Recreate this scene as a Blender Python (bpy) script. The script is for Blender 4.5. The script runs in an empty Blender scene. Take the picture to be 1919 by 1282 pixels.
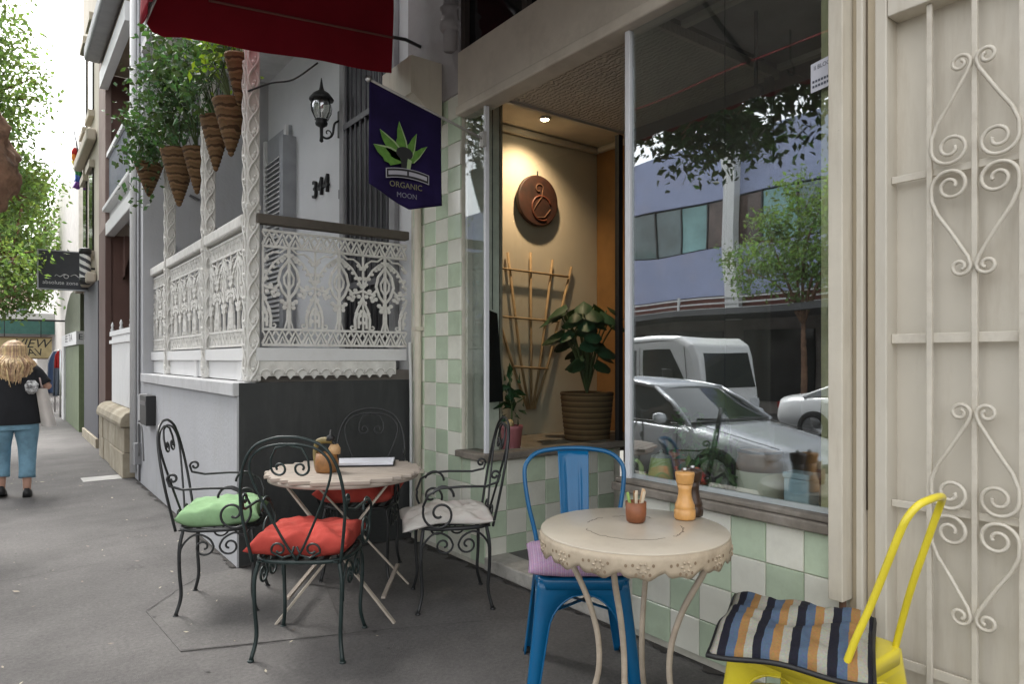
import bpy, bmesh, math, random
import numpy as np
from mathutils import Vector, Matrix, Euler
R = math.radians
PI = math.pi
rng = random.Random(7)
nrg = np.random.default_rng(11)
scene = bpy.context.scene
COL = scene.collection

# ------------------------------------------------------------ camera, sky, sun, exposure
EYE = 1.30                       # eye height; x = across the footpath into the shop, y = along the street
cam_d = bpy.data.cameras.new('camera')
cam = bpy.data.objects.new('camera', cam_d)
COL.objects.link(cam)
cam.location = (0, 0, EYE)
cam.rotation_euler = (R(90), 0, -math.atan2(0.6, 0.8))
cam_d.lens = 24.0
cam_d.sensor_width = 36.0
cam_d.shift_y = 0.0167
cam_d.clip_start = 0.05
cam_d.clip_end = 2000
scene.camera = cam

SUN_EL, SUN_AZ = 56.0, -6.0     # azimuth: degrees from +y towards +x
world = bpy.data.worlds.new('World')
scene.world = world
world.use_nodes = True
wn, wl = world.node_tree.nodes, world.node_tree.links
wn.clear()
w_out = wn.new('ShaderNodeOutputWorld')
w_bg = wn.new('ShaderNodeBackground')
w_hs = wn.new('ShaderNodeHueSaturation')
w_sky = wn.new('ShaderNodeTexSky')
w_sky.sky_type = 'NISHITA'
w_sky.sun_disc = False
w_sky.sun_elevation = R(SUN_EL)
w_sky.sun_rotation = R(SUN_AZ)
w_sky.air_density = 1.6
w_sky.dust_density = 3.0
w_sky.ozone_density = 1.0
w_hs.inputs['Saturation'].default_value = 0.10   # thin overcast
w_bg.inputs['Strength'].default_value = 0.15
wl.new(w_sky.outputs[0], w_hs.inputs['Color'])
wl.new(w_hs.outputs[0], w_bg.inputs['Color'])
wl.new(w_bg.outputs[0], w_out.inputs['Surface'])
sun_d = bpy.data.lights.new('sun', 'SUN')
sun_d.energy = 1.5
sun_d.angle = R(30)
sun_d.color = (1.0, 0.97, 0.92)
sun = bpy.data.objects.new('sun', sun_d)
COL.objects.link(sun)
_sd = Vector((math.sin(R(SUN_AZ)) * math.cos(R(SUN_EL)), math.cos(R(SUN_AZ)) * math.cos(R(SUN_EL)), math.sin(R(SUN_EL))))
sun.rotation_euler = (-_sd).to_track_quat('-Z', 'Y').to_euler()
sun.location = (-20, 10, 30)
scene.view_settings.view_transform = 'Standard'
scene.view_settings.look = 'None'
scene.view_settings.gamma = 1.0
scene.view_settings.use_curve_mapping = False
scene.view_settings.exposure = 1.82
scene.render.engine = 'CYCLES'
cy = scene.cycles
cy.max_bounces = 9
cy.diffuse_bounces = 4
cy.glossy_bounces = 4
cy.transmission_bounces = 6
cy.transparent_max_bounces = 12
cy.caustics_reflective = False
cy.caustics_refractive = False
cy.sample_clamp_indirect = 6.0
cy.use_denoising = True
try:
    cy.denoiser = 'OPENIMAGEDENOISE'
except Exception:
    pass

# ------------------------------------------------------------ materials
MATS = {}
def s2l(c):
    """sRGB 0-255 triple to linear"""
    return tuple(((v / 255) / 12.92 if v / 255 <= 0.04045 else ((v / 255 + 0.055) / 1.055) ** 2.4) for v in c)
def mat(name, col, rough=0.6, var=0.12, scale=6.0, bump=0.0, bscale=60.0, metal=0.0, col2=None, spec=0.5,
        island=0.0, speckle=0.0, speckle_scale=90.0, stain=None, stain_scale=2.0, stain_amt=0.5, coat=0.0, detail=6.0, streak=1.0, chips=None, chip_at=0.70, chip_scale=28.0, rnd=0.0):
    if name in MATS:
        return MATS[name]
    m = bpy.data.materials.new(name)
    m.use_nodes = True
    N, L = m.node_tree.nodes, m.node_tree.links
    b = N['Principled BSDF']
    b.inputs['Roughness'].default_value = rough
    b.inputs['Metallic'].default_value = metal
    b.inputs['Specular IOR Level'].default_value = spec
    b.inputs['Coat Weight'].default_value = coat
    geo = N.new('ShaderNodeNewGeometry')
    nz = N.new('ShaderNodeTexNoise')
    nz.inputs['Scale'].default_value = scale
    nz.inputs['Detail'].default_value = detail
    nz.inputs['Roughness'].default_value = 0.62
    tc = N.new('ShaderNodeTexCoord')
    L.new(tc.outputs['Object'], nz.inputs['Vector'])
    rp = N.new('ShaderNodeValToRGB')
    c1 = tuple(max(0, v * (1 - var)) for v in col)
    c2 = col2 if col2 else tuple(min(1, v * (1 + var)) for v in col)
    rp.color_ramp.elements[0].position = 0.32
    rp.color_ramp.elements[0].color = (*c1, 1)
    rp.color_ramp.elements[1].position = 0.68
    rp.color_ramp.elements[1].color = (*c2, 1)
    L.new(nz.outputs['Fac'], rp.inputs['Fac'])
    cur = rp.outputs['Color']
    if island:
        hs = N.new('ShaderNodeHueSaturation')
        mp = N.new('ShaderNodeMapRange')
        mp.inputs['To Min'].default_value = 1 - island
        mp.inputs['To Max'].default_value = 1 + island
        L.new(geo.outputs['Random Per Island'], mp.inputs['Value'])
        L.new(mp.outputs[0], hs.inputs['Value'])
        mp2 = N.new('ShaderNodeMapRange')
        mp2.inputs['To Min'].default_value = 0.5 - island * 0.08
        mp2.inputs['To Max'].default_value = 0.5 + island * 0.06
        L.new(geo.outputs['Random Per Island'], mp2.inputs['Value'])
        L.new(mp2.outputs[0], hs.inputs['Hue'])
        L.new(cur, hs.inputs['Color'])
        cur = hs.outputs['Color']
    if stain:
        n2 = N.new('ShaderNodeTexNoise')
        n2.inputs['Scale'].default_value = stain_scale
        n2.inputs['Detail'].default_value = 9
        n2.inputs['Roughness'].default_value = 0.7
        if streak != 1.0:
            vm = N.new('ShaderNodeVectorMath'); vm.operation = 'MULTIPLY'; vm.inputs[1].default_value = (1, 1, streak)
            L.new(geo.outputs['Position'], vm.inputs[0]); L.new(vm.outputs[0], n2.inputs['Vector'])
        else:
            L.new(geo.outputs['Position'], n2.inputs['Vector'])
        r2 = N.new('ShaderNodeValToRGB')
        r2.color_ramp.elements[0].position = 0.5
        r2.color_ramp.elements[0].color = (0, 0, 0, 1)
        r2.color_ramp.elements[1].position = 0.72
        r2.color_ramp.elements[1].color = (stain_amt,) * 3 + (1,)
        L.new(n2.outputs['Fac'], r2.inputs['Fac'])
        mx = N.new('ShaderNodeMix')
        mx.data_type = 'RGBA'
        L.new(r2.outputs['Color'], mx.inputs[0])
        L.new(cur, mx.inputs[6])
        mx.inputs[7].default_value = (*stain, 1)
        cur = mx.outputs[2]
    if chips:
        n5 = N.new('ShaderNodeTexNoise'); n5.inputs['Scale'].default_value = chip_scale; n5.inputs['Detail'].default_value = 8; n5.inputs['Roughness'].default_value = 0.6
        L.new(geo.outputs['Position'], n5.inputs['Vector'])
        r5 = N.new('ShaderNodeValToRGB')
        r5.color_ramp.elements[0].position = chip_at; r5.color_ramp.elements[0].color = (0, 0, 0, 1)
        r5.color_ramp.elements[1].position = chip_at + 0.03; r5.color_ramp.elements[1].color = (1, 1, 1, 1)
        L.new(n5.outputs['Fac'], r5.inputs['Fac'])
        x5 = N.new('ShaderNodeMix'); x5.data_type = 'RGBA'
        L.new(r5.outputs['Color'], x5.inputs[0]); L.new(cur, x5.inputs[6]); x5.inputs[7].default_value = (*chips, 1)
        cur = x5.outputs[2]
    if rnd:
        oi = N.new('ShaderNodeObjectInfo')
        m6 = N.new('ShaderNodeMapRange'); m6.inputs['To Min'].default_value = 1 - rnd; m6.inputs['To Max'].default_value = 1 + rnd
        L.new(oi.outputs['Random'], m6.inputs['Value'])
        h6 = N.new('ShaderNodeHueSaturation'); L.new(m6.outputs[0], h6.inputs['Value']); L.new(cur, h6.inputs['Color'])
        cur = h6.outputs['Color']
    if speckle:
        n4 = N.new('ShaderNodeTexNoise'); n4.inputs['Scale'].default_value = speckle_scale; n4.inputs['Detail'].default_value = 4; n4.inputs['Roughness'].default_value = 0.75
        L.new(geo.outputs['Position'], n4.inputs['Vector'])
        m4 = N.new('ShaderNodeMapRange'); m4.inputs['From Min'].default_value = 0.3; m4.inputs['From Max'].default_value = 0.7
        m4.inputs['To Min'].default_value = 1 - speckle; m4.inputs['To Max'].default_value = 1 + speckle
        L.new(n4.outputs['Fac'], m4.inputs['Value'])
        h4 = N.new('ShaderNodeHueSaturation')
        L.new(m4.outputs[0], h4.inputs['Value']); L.new(cur, h4.inputs['Color'])
        cur = h4.outputs['Color']
    L.new(cur, b.inputs['Base Color'])
    if bump:
        n3 = N.new('ShaderNodeTexNoise')
        n3.inputs['Scale'].default_value = bscale
        n3.inputs['Detail'].default_value = 5
        L.new(tc.outputs['Object'], n3.inputs['Vector'])
        bp = N.new('ShaderNodeBump')
        bp.inputs['Strength'].default_value = bump
        bp.inputs['Distance'].default_value = 0.01
        L.new(n3.outputs['Fac'], bp.inputs['Height'])
        L.new(bp.outputs[0], b.inputs['Normal'])
    MATS[name] = m
    return m
def leaf_mat(name, col, island=0.35, trans=0.35):
    if name in MATS:
        return MATS[name]
    m = mat(name, col, rough=0.5, var=0.2, scale=1.5, island=island, spec=0.35)
    N, L = m.node_tree.nodes, m.node_tree.links
    b = N['Principled BSDF']
    src = b.inputs['Base Color'].links[0].from_socket
    tr = N.new('ShaderNodeBsdfTranslucent')
    mul = N.new('ShaderNodeMix'); mul.data_type = 'RGBA'; mul.blend_type = 'MULTIPLY'
    mul.inputs[0].default_value = 1.0
    mul.inputs[7].default_value = (1.25, 1.2, 0.55, 1)
    L.new(src, mul.inputs[6])
    L.new(mul.outputs[2], tr.inputs['Color'])
    mx = N.new('ShaderNodeMixShader')
    mx.inputs[0].default_value = trans
    out = [n for n in N if n.type == 'OUTPUT_MATERIAL'][0]
    L.new(b.outputs[0], mx.inputs[1]); L.new(tr.outputs[0], mx.inputs[2])
    L.new(mx.outputs[0], out.inputs['Surface'])
    return m
def glass_mat(name, base=0.12, tint=(0.93, 0.97, 0.96), rough=0.0, smear=0.0, warp=0.0):
    if name in MATS:
        return MATS[name]
    m = bpy.data.materials.new(name); m.use_nodes = True
    N, L = m.node_tree.nodes, m.node_tree.links
    N.clear()
    out = N.new('ShaderNodeOutputMaterial')
    tr = N.new('ShaderNodeBsdfTransparent'); tr.inputs[0].default_value = (*tint, 1)
    gl = N.new('ShaderNodeBsdfGlossy'); gl.inputs['Roughness'].default_value = rough
    gl.inputs['Color'].default_value = (0.95, 0.97, 1.0, 1)
    lw = N.new('ShaderNodeLayerWeight'); lw.inputs['Blend'].default_value = 0.5
    pw_ = N.new('ShaderNodeMath'); pw_.operation = 'POWER'; pw_.inputs[1].default_value = 4.0
    L.new(lw.outputs['Facing'], pw_.inputs[0])
    ad = N.new('ShaderNodeMath'); ad.operation = 'ADD'; ad.use_clamp = True
    ad.inputs[1].default_value = 0.035 + base
    L.new(pw_.outputs[0], ad.inputs[0])
    mx = N.new('ShaderNodeMixShader')
    L.new(ad.outputs[0], mx.inputs[0]); L.new(tr.outputs[0], mx.inputs[1]); L.new(gl.outputs[0], mx.inputs[2])
    fin = mx.outputs[0]
    geo = N.new('ShaderNodeNewGeometry')
    if warp:
        nz = N.new('ShaderNodeTexNoise'); nz.inputs['Scale'].default_value = 1.3; nz.inputs['Detail'].default_value = 1
        L.new(geo.outputs['Position'], nz.inputs['Vector'])
        bp = N.new('ShaderNodeBump'); bp.inputs['Strength'].default_value = 1.0; bp.inputs['Distance'].default_value = warp
        L.new(nz.outputs['Fac'], bp.inputs['Height']); L.new(bp.outputs[0], gl.inputs['Normal'])
    if smear:
        vm = N.new('ShaderNodeVectorMath'); vm.operation = 'MULTIPLY'; vm.inputs[1].default_value = (1, 3.0, 0.9)
        L.new(geo.outputs['Position'], vm.inputs[0])
        n2 = N.new('ShaderNodeTexNoise'); n2.inputs['Scale'].default_value = 2.2; n2.inputs['Detail'].default_value = 9; n2.inputs['Roughness'].default_value = 0.68
        L.new(vm.outputs[0], n2.inputs['Vector'])
        mr = N.new('ShaderNodeMapRange'); mr.inputs['From Min'].default_value = 0.35; mr.inputs['From Max'].default_value = 0.75
        mr.inputs['To Min'].default_value = smear * 0.25; mr.inputs['To Max'].default_value = smear
        L.new(n2.outputs['Fac'], mr.inputs['Value'])
        df = N.new('ShaderNodeBsdfDiffuse'); df.inputs['Color'].default_value = (0.7, 0.69, 0.66, 1)
        m2 = N.new('ShaderNodeMixShader')
        L.new(mr.outputs[0], m2.inputs[0]); L.new(fin, m2.inputs[1]); L.new(df.outputs[0], m2.inputs[2])
        fin = m2.outputs[0]
    L.new(fin, out.inputs['Surface'])
    MATS[name] = m
    return m
def emit_mat(name, col, strength):
    m = bpy.data.materials.new(name); m.use_nodes = True
    b = m.node_tree.nodes['Principled BSDF']
    b.inputs['Base Color'].default_value = (*col, 1)
    b.inputs['Emission Color'].default_value = (*col, 1)
    b.inputs['Emission Strength'].default_value = strength
    return m
def stripe_mat(name, cols, freq, axis=0, rough=0.85, widths=None, amp=0.09):
    """woven stripes along one object axis"""
    m = bpy.data.materials.new(name); m.use_nodes = True
    N, L = m.node_tree.nodes, m.node_tree.links
    b = N['Principled BSDF']; b.inputs['Roughness'].default_value = rough
    b.inputs['Specular IOR Level'].default_value = 0.2
    tc = N.new('ShaderNodeTexCoord'); sp = N.new('ShaderNodeSeparateXYZ')
    L.new(tc.outputs['Object'], sp.inputs[0])
    nz = N.new('ShaderNodeTexNoise'); nz.inputs['Scale'].default_value = 14
    L.new(tc.outputs['Object'], nz.inputs['Vector'])
    mu = N.new('ShaderNodeMath'); mu.operation = 'MULTIPLY_ADD'; mu.inputs[1].default_value = freq
    L.new(sp.outputs[axis], mu.inputs[0])
    ns = N.new('ShaderNodeMath'); ns.operation = 'MULTIPLY_ADD'; ns.inputs[1].default_value = amp; ns.inputs[2].default_value = 20.0
    L.new(nz.outputs['Fac'], ns.inputs[0]); L.new(ns.outputs[0], mu.inputs[2])
    fr = N.new('ShaderNodeMath'); fr.operation = 'FRACT'
    L.new(mu.outputs[0], fr.inputs[0])
    rp = N.new('ShaderNodeValToRGB'); rp.color_ramp.interpolation = 'CONSTANT'
    n = len(cols)
    pos = [i / n for i in range(n)] if widths is None else widths
    rp.color_ramp.elements[0].position = 0; rp.color_ramp.elements[0].color = (*cols[0], 1)
    rp.color_ramp.elements[1].position = pos[1]; rp.color_ramp.elements[1].color = (*cols[1], 1)
    for i in range(2, n):
        e = rp.color_ramp.elements.new(pos[i]); e.color = (*cols[i], 1)
    L.new(fr.outputs[0], rp.inputs['Fac'])
    n2 = N.new('ShaderNodeTexNoise'); n2.inputs['Scale'].default_value = 160; n2.inputs['Detail'].default_value = 3
    L.new(tc.outputs['Object'], n2.inputs['Vector'])
    mx = N.new('ShaderNodeMix'); mx.data_type = 'RGBA'; mx.blend_type = 'MULTIPLY'; mx.inputs[0].default_value = 0.5
    L.new(rp.outputs[0], mx.inputs[6]); L.new(n2.outputs['Color'], mx.inputs[7])
    g = N.new('ShaderNodeHueSaturation'); g.inputs['Value'].default_value = 1.35
    L.new(mx.outputs[2], g.inputs['Color'])
    L.new(g.outputs[0], b.inputs['Base Color'])
    bp = N.new('ShaderNodeBump'); bp.inputs['Strength'].default_value = 0.25; bp.inputs['Distance'].default_value = 0.004
    L.new(n2.outputs['Fac'], bp.inputs['Height']); L.new(bp.outputs[0], b.inputs['Normal'])
    MATS[name] = m
    return m

# ------------------------------------------------------------ object helpers
def wm(o):
    if o.parent is None:
        return o.matrix_basis.copy()
    return wm(o.parent) @ o.matrix_parent_inverse @ o.matrix_basis
def tag(o, label=None, cat=None, group=None, kind=None):
    if label: o['label'] = label
    if cat: o['category'] = cat
    if group: o['group'] = group
    if kind: o['kind'] = kind
    return o
def thing(name, label, cat, loc=(0, 0, 0), rz=0.0, group=None):
    o = bpy.data.objects.new(name, None)
    COL.objects.link(o)
    o.empty_display_size = 0.1
    o.location = loc
    o.rotation_euler = (0, 0, rz)
    return tag(o, label, cat, group)
def link(o, parent=None, local=False):
    COL.objects.link(o)
    if parent is not None:
        o.parent = parent
        if not local:
            o.matrix_parent_inverse = wm(parent).inverted()
    return o
def copy_tree(o, parent=None):
    c = o.copy()
    COL.objects.link(c)
    if parent is not None:
        c.parent = parent
    for ch in list(o.children):
        copy_tree(ch, c)
    return c
def frame_of(d):
    d = d.normalized()
    up = Vector((0, 0, 1)) if abs(d.z) < 0.9 else Vector((0, 1, 0))
    a = d.cross(up).normalized()
    return a, a.cross(d).normalized()
class MB:
    def __init__(s):
        s.v, s.f, s.sm = [], [], []
    def add(s, vs, fs, smooth=False):
        o = len(s.v)
        s.v.extend([tuple(p) for p in vs])
        s.f.extend([tuple(i + o for i in f) for f in fs])
        s.sm.extend([smooth] * len(fs))
        return s
    def box(s, x0, x1, y0, y1, z0, z1):
        vs = [(x0, y0, z0), (x1, y0, z0), (x1, y1, z0), (x0, y1, z0), (x0, y0, z1), (x1, y0, z1), (x1, y1, z1), (x0, y1, z1)]
        return s.add(vs, [(0, 3, 2, 1), (4, 5, 6, 7), (0, 1, 5, 4), (1, 2, 6, 5), (2, 3, 7, 6), (3, 0, 4, 7)])
    def bar(s, p, q, w, h):
        """rectangular bar from p to q"""
        p, q = Vector(p), Vector(q)
        a, b = frame_of(q - p)
        vs = []
        for c in (p, q):
            for i, j in ((-1, -1), (1, -1), (1, 1), (-1, 1)):
                vs.append(c + a * (i * w / 2) + b * (j * h / 2))
        return s.add(vs, [(0, 1, 2, 3), (7, 6, 5, 4), (0, 4, 5, 1), (1, 5, 6, 2), (2, 6, 7, 3), (3, 7, 4, 0)])
    def tube(s, pts, r, n=6, closed=False, caps=True, flat=1.0):
        pts = [Vector(p) for p in pts]
        m = len(pts)
        rs = r if isinstance(r, (list, tuple)) else [r] * m
        vs, prev = [], None
        for i, p in enumerate(pts):
            if closed:
                d = pts[(i + 1) % m] - pts[i - 1]
            else:
                d = pts[min(i + 1, m - 1)] - pts[max(i - 1, 0)]
            if d.length < 1e-9:
                d = Vector((0, 0, 1))
            d.normalize()
            if prev is None:
                a, _ = frame_of(d)
            else:
                a = prev - d * prev.dot(d)
                a = a.normalized() if a.length > 1e-6 else frame_of(d)[0]
            prev = a
            b = d.cross(a)
            for k in range(n):
                t = 2 * PI * (k + 0.5) / n
                vs.append(p + a * (math.cos(t) * rs[i]) + b * (math.sin(t) * rs[i] * flat))
        fs = []
        for i in range(m if closed else m - 1):
            j = (i + 1) % m
            for k in range(n):
                k2 = (k + 1) % n
                fs.append((i * n + k, i * n + k2, j * n + k2, j * n + k))
        if caps and not closed:
            fs.append(tuple(range(n))[::-1])
            fs.append(tuple((m - 1) * n + k for k in range(n)))
        return s.add(vs, fs, n > 4)
    def lathe(s, prof, n=24, c=(0, 0, 0), sx=1.0, sy=1.0, smooth=True, cap=True):
        vs, fs = [], []
        for r, z in prof:
            for k in range(n):
                t = 2 * PI * k / n
                vs.append((c[0] + r * math.cos(t) * sx, c[1] + r * math.sin(t) * sy, c[2] + z))
        for i in range(len(prof) - 1):
            for k in range(n):
                k2 = (k + 1) % n
                fs.append((i * n + k, i * n + k2, (i + 1) * n + k2, (i + 1) * n + k))
        if cap:
            fs.append(tuple(range(n))[::-1])
            fs.append(tuple((len(prof) - 1) * n + k for k in range(n)))
        return s.add(vs, fs, smooth)
    def prism(s, poly, fn, w0, w1):
        """2D polygon (u, v) extruded from w0 to w1; fn(u, v, w) -> xyz"""
        n = len(poly)
        vs = [fn(u, v, w0) for u, v in poly] + [fn(u, v, w1) for u, v in poly]
        fs = [tuple(range(n))[::-1], tuple(range(n, 2 * n))]
        fs += [(i, (i + 1) % n, n + (i + 1) % n, n + i) for i in range(n)]
        return s.add(vs, fs)
    def grid(s, fn, nu, nv, smooth=True):
        vs = [fn(i / nu, j / nv) for j in range(nv + 1) for i in range(nu + 1)]
        fs = [(j * (nu + 1) + i, j * (nu + 1) + i + 1, (j + 1) * (nu + 1) + i + 1, (j + 1) * (nu + 1) + i) for j in range(nv) for i in range(nu)]
        return s.add(vs, fs, smooth)
    def sphere(s, c, r, n=10, sz=1.0):
        prof = [(max(1e-4, r * math.sin(PI * i / n)), -r * math.cos(PI * i / n) * sz) for i in range(n + 1)]
        return s.lathe(prof, max(8, n), c, cap=False)
    def build(s, name, m, parent=None, bevel=0.0, local=False, solid=0.0, subsurf=0, seg=2):
        me = bpy.data.meshes.new(name)
        me.from_pydata(s.v, [], s.f)
        me.polygons.foreach_set('use_smooth', s.sm)
        me.update()
        bm = bmesh.new(); bm.from_mesh(me)
        bmesh.ops.recalc_face_normals(bm, faces=bm.faces)
        bm.to_mesh(me); bm.free()
        me.materials.append(m)
        o = bpy.data.objects.new(name, me)
        if bevel:
            b = o.modifiers.new('bevel', 'BEVEL'); b.width = bevel; b.segments = seg; b.limit_method = 'ANGLE'; b.angle_limit = R(35)
            b.harden_normals = False
        if solid:
            b = o.modifiers.new('solid', 'SOLIDIFY'); b.thickness = solid; b.offset = 0
        if subsurf:
            b = o.modifiers.new('sub', 'SUBSURF'); b.levels = subsurf; b.render_levels = subsurf
        return link(o, parent, local)
def box(name, m, parent, x0, x1, y0, y1, z0, z1, bevel=0.0):
    return MB().box(x0, x1, y0, y1, z0, z1).build(name, m, parent, bevel=bevel)
def struct(o):
    o['kind'] = 'structure'
    return o
def arc(cx, cy, r, a0, a1, n=10):
    return [(cx + r * math.cos(R(a0 + (a1 - a0) * i / n)), cy + r * math.sin(R(a0 + (a1 - a0) * i / n))) for i in range(n + 1)]
def spiral(cx, cy, r0, r1, a0, a1, n=22):
    return [(cx + (r0 + (r1 - r0) * i / n) * math.cos(R(a0 + (a1 - a0) * i / n)), cy + (r0 + (r1 - r0) * i / n) * math.sin(R(a0 + (a1 - a0) * i / n))) for i in range(n + 1)]
def smooth_path(pts, n=8):
    """Catmull-Rom through the points"""
    P = [Vector(p) for p in pts]
    P = [P[0] * 2 - P[1]] + P + [P[-1] * 2 - P[-2]]
    out = []
    for i in range(1, len(P) - 2):
        a, b, c, d = P[i - 1], P[i], P[i + 1], P[i + 2]
        for k in range(n):
            t = k / n
            out.append(0.5 * ((2 * b) + (c - a) * t + (2 * a - 5 * b + 4 * c - d) * t * t + (3 * b - a - 3 * c + d) * t ** 3))
    out.append(P[-2])
    return out
def text_part(name, txt, size, m, parent, place, extrude=0.001, align='CENTER', shear=0.0, sx=1.0):
    """lettering as flat mesh; place(u, v, w) -> xyz (u right, v up, w out of the surface)"""
    cu = bpy.data.curves.new(name, 'FONT')
    cu.body = txt; cu.size = size; cu.extrude = extrude; cu.align_x = align; cu.align_y = 'CENTER'; cu.shear = shear
    cu.resolution_u = 3
    tmp = bpy.data.objects.new(name + '_tmp', cu)
    COL.objects.link(tmp)
    dg = bpy.context.evaluated_depsgraph_get()
    me = bpy.data.meshes.new_from_object(tmp.evaluated_get(dg))
    bpy.data.objects.remove(tmp)
    for v in me.vertices:
        v.co = place(v.co.x * sx, v.co.y, v.co.z)
    me.materials.clear(); me.materials.append(m)
    o = bpy.data.objects.new(name, me)
    return link(o, parent)
def leaves_mesh(centers, size, spread_dir=None, aspect=0.5, fold=0.25, droop=0.3, jitter=0.4):
    """one folded diamond leaf at every centre, as arrays"""
    c = np.asarray(centers, dtype=float)
    n = len(c)
    d = nrg.normal(size=(n, 3)); d[:, 2] -= droop
    d /= np.linalg.norm(d, axis=1)[:, None]
    a = np.cross(d, nrg.normal(size=(n, 3))); a /= np.linalg.norm(a, axis=1)[:, None]
    nn = np.cross(d, a)
    L = (size * (1 + jitter * (nrg.random(n) * 2 - 1)))[:, None]
    p0 = c; p2 = c + d * L
    mid = c + d * L * 0.45
    p1 = mid + a * L * aspect * 0.5 + nn * L * fold * 0.3
    p3 = mid - a * L * aspect * 0.5 + nn * L * fold * 0.3
    V = np.stack([p0, p1, p2, p3], axis=1).reshape(-1, 3)
    i = np.arange(n)[:, None] * 4
    F = np.concatenate([np.hstack([i, i + 1, i + 2]), np.hstack([i, i + 2, i + 3])])
    return V, F
def leaves_obj(name, centers, size, m, parent, **kw):
    V, F = leaves_mesh(centers, size, **kw)
    me = bpy.data.meshes.new(name)
    me.from_pydata(V.tolist(), [], F.tolist())
    me.update()
    me.materials.append(m)
    return link(bpy.data.objects.new(name, me), parent)

# palette
M_ASPHALT = mat('asphalt', (0.108, 0.101, 0.097), rough=0.85, var=0.22, scale=1.6, bump=0.5, bscale=240, stain=(0.055, 0.051, 0.049), stain_scale=0.9, stain_amt=0.75, detail=10, speckle=0.26, speckle_scale=55, chips=(0.20, 0.19, 0.18), chip_at=0.715, chip_scale=45)
M_PATCH = mat('concrete_patch', (0.117, 0.110, 0.105), rough=0.9, var=0.15, scale=3, bump=0.35, bscale=200, stain=(0.085, 0.08, 0.076), stain_scale=1.8, stain_amt=0.5, speckle=0.25, speckle_scale=70)
M_JOINT = mat('joint_dark', (0.05, 0.047, 0.045), rough=1.0)
M_ROAD = mat('road_asphalt', (0.06, 0.06, 0.062), rough=0.9, var=0.25, scale=2, bump=0.4, bscale=200)
M_KERB = mat('kerb_stone', (0.28, 0.26, 0.23), rough=0.85, var=0.2, scale=4, bump=0.3)
M_TILE_W = mat('tile_white', (0.78, 0.775, 0.685), rough=0.12, rnd=0.07, var=0.06, scale=3, stain=(0.42, 0.40, 0.33), stain_scale=3.0, stain_amt=0.35)
M_TILE_G = mat('tile_green', (0.53, 0.63, 0.475), rough=0.12, rnd=0.10, var=0.12, scale=3, stain=(0.24, 0.27, 0.18), stain_scale=3.0, stain_amt=0.35)
M_GROUT = mat('grout', (0.60, 0.58, 0.50), rough=0.95, var=0.15, scale=8)
M_CREAM = mat('cream_paint', (0.62, 0.57, 0.475), rough=0.5, var=0.08, scale=2.5, streak=0.12, stain=(0.36, 0.29, 0.20), stain_scale=14, stain_amt=0.4, chips=(0.25, 0.2, 0.15), chip_at=0.74, bump=0.12, bscale=30)
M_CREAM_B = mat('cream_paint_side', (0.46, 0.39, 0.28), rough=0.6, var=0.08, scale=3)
M_FASCIA = mat('fascia_paint', (0.60, 0.54, 0.455), rough=0.6, var=0.1, scale=2, stain=(0.33, 0.28, 0.22), stain_scale=2.6, stain_amt=0.45, chips=(0.28, 0.23, 0.18), chip_at=0.73, bump=0.15, bscale=25)
M_ALU = mat('white_aluminium', (0.74, 0.75, 0.78), rough=0.4, var=0.04)
M_SILL = mat('weathered_timber', (0.20, 0.175, 0.145), rough=0.75, var=0.3, scale=9, bump=0.4, bscale=50, stain=(0.34, 0.32, 0.29), stain_scale=7, stain_amt=0.5)
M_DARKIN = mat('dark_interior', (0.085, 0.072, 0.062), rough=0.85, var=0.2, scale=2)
M_INCEIL = mat('interior_ceiling', (0.30, 0.28, 0.26), rough=0.9)
M_PLASTER = mat('warm_plaster', (0.56, 0.50, 0.40), rough=0.85, var=0.06, scale=2.5)
M_OCHRE = mat('ochre_wall', (0.30, 0.15, 0.045), rough=0.85, var=0.1)
M_BLACKIRON = mat('black_iron', (0.018, 0.019, 0.02), rough=0.42, var=0.3, scale=20, spec=0.5)
M_GREENIRON = mat('green_iron', (0.014, 0.026, 0.025), rough=0.4, var=0.3, scale=20)
M_WHITE = mat('white_paint', (0.70, 0.70, 0.70), rough=0.5, var=0.05, scale=4, stain=(0.45, 0.43, 0.40), stain_scale=4, stain_amt=0.3)
M_LACE = mat('lace_paint', (0.68, 0.665, 0.63), rough=0.55, var=0.12, scale=12, stain=(0.36, 0.32, 0.27), stain_scale=9, stain_amt=0.45)
M_TERR = mat('terrace_render', (0.43, 0.435, 0.455), rough=0.8, var=0.06, scale=1.5, bump=0.25, bscale=40, streak=0.15, stain=(0.36, 0.35, 0.34), stain_scale=7, stain_amt=0.5)
M_CHAR = mat('charcoal_render', (0.032, 0.034, 0.034), rough=0.7, var=0.15, scale=2, bump=0.3, bscale=45, streak=0.2, stain=(0.055, 0.056, 0.055), stain_scale=6, stain_amt=0.7, chips=(0.10, 0.10, 0.10), chip_at=0.75)
M_RED = mat('red_canvas', (0.25, 0.012, 0.024), rough=0.9, var=0.1, scale=3, spec=0.15)
M_BLACK = mat('black_plastic', (0.012, 0.012, 0.013), rough=0.5)
M_STEEL = mat('steel', (0.55, 0.55, 0.55), rough=0.3, metal=1.0)

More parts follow.
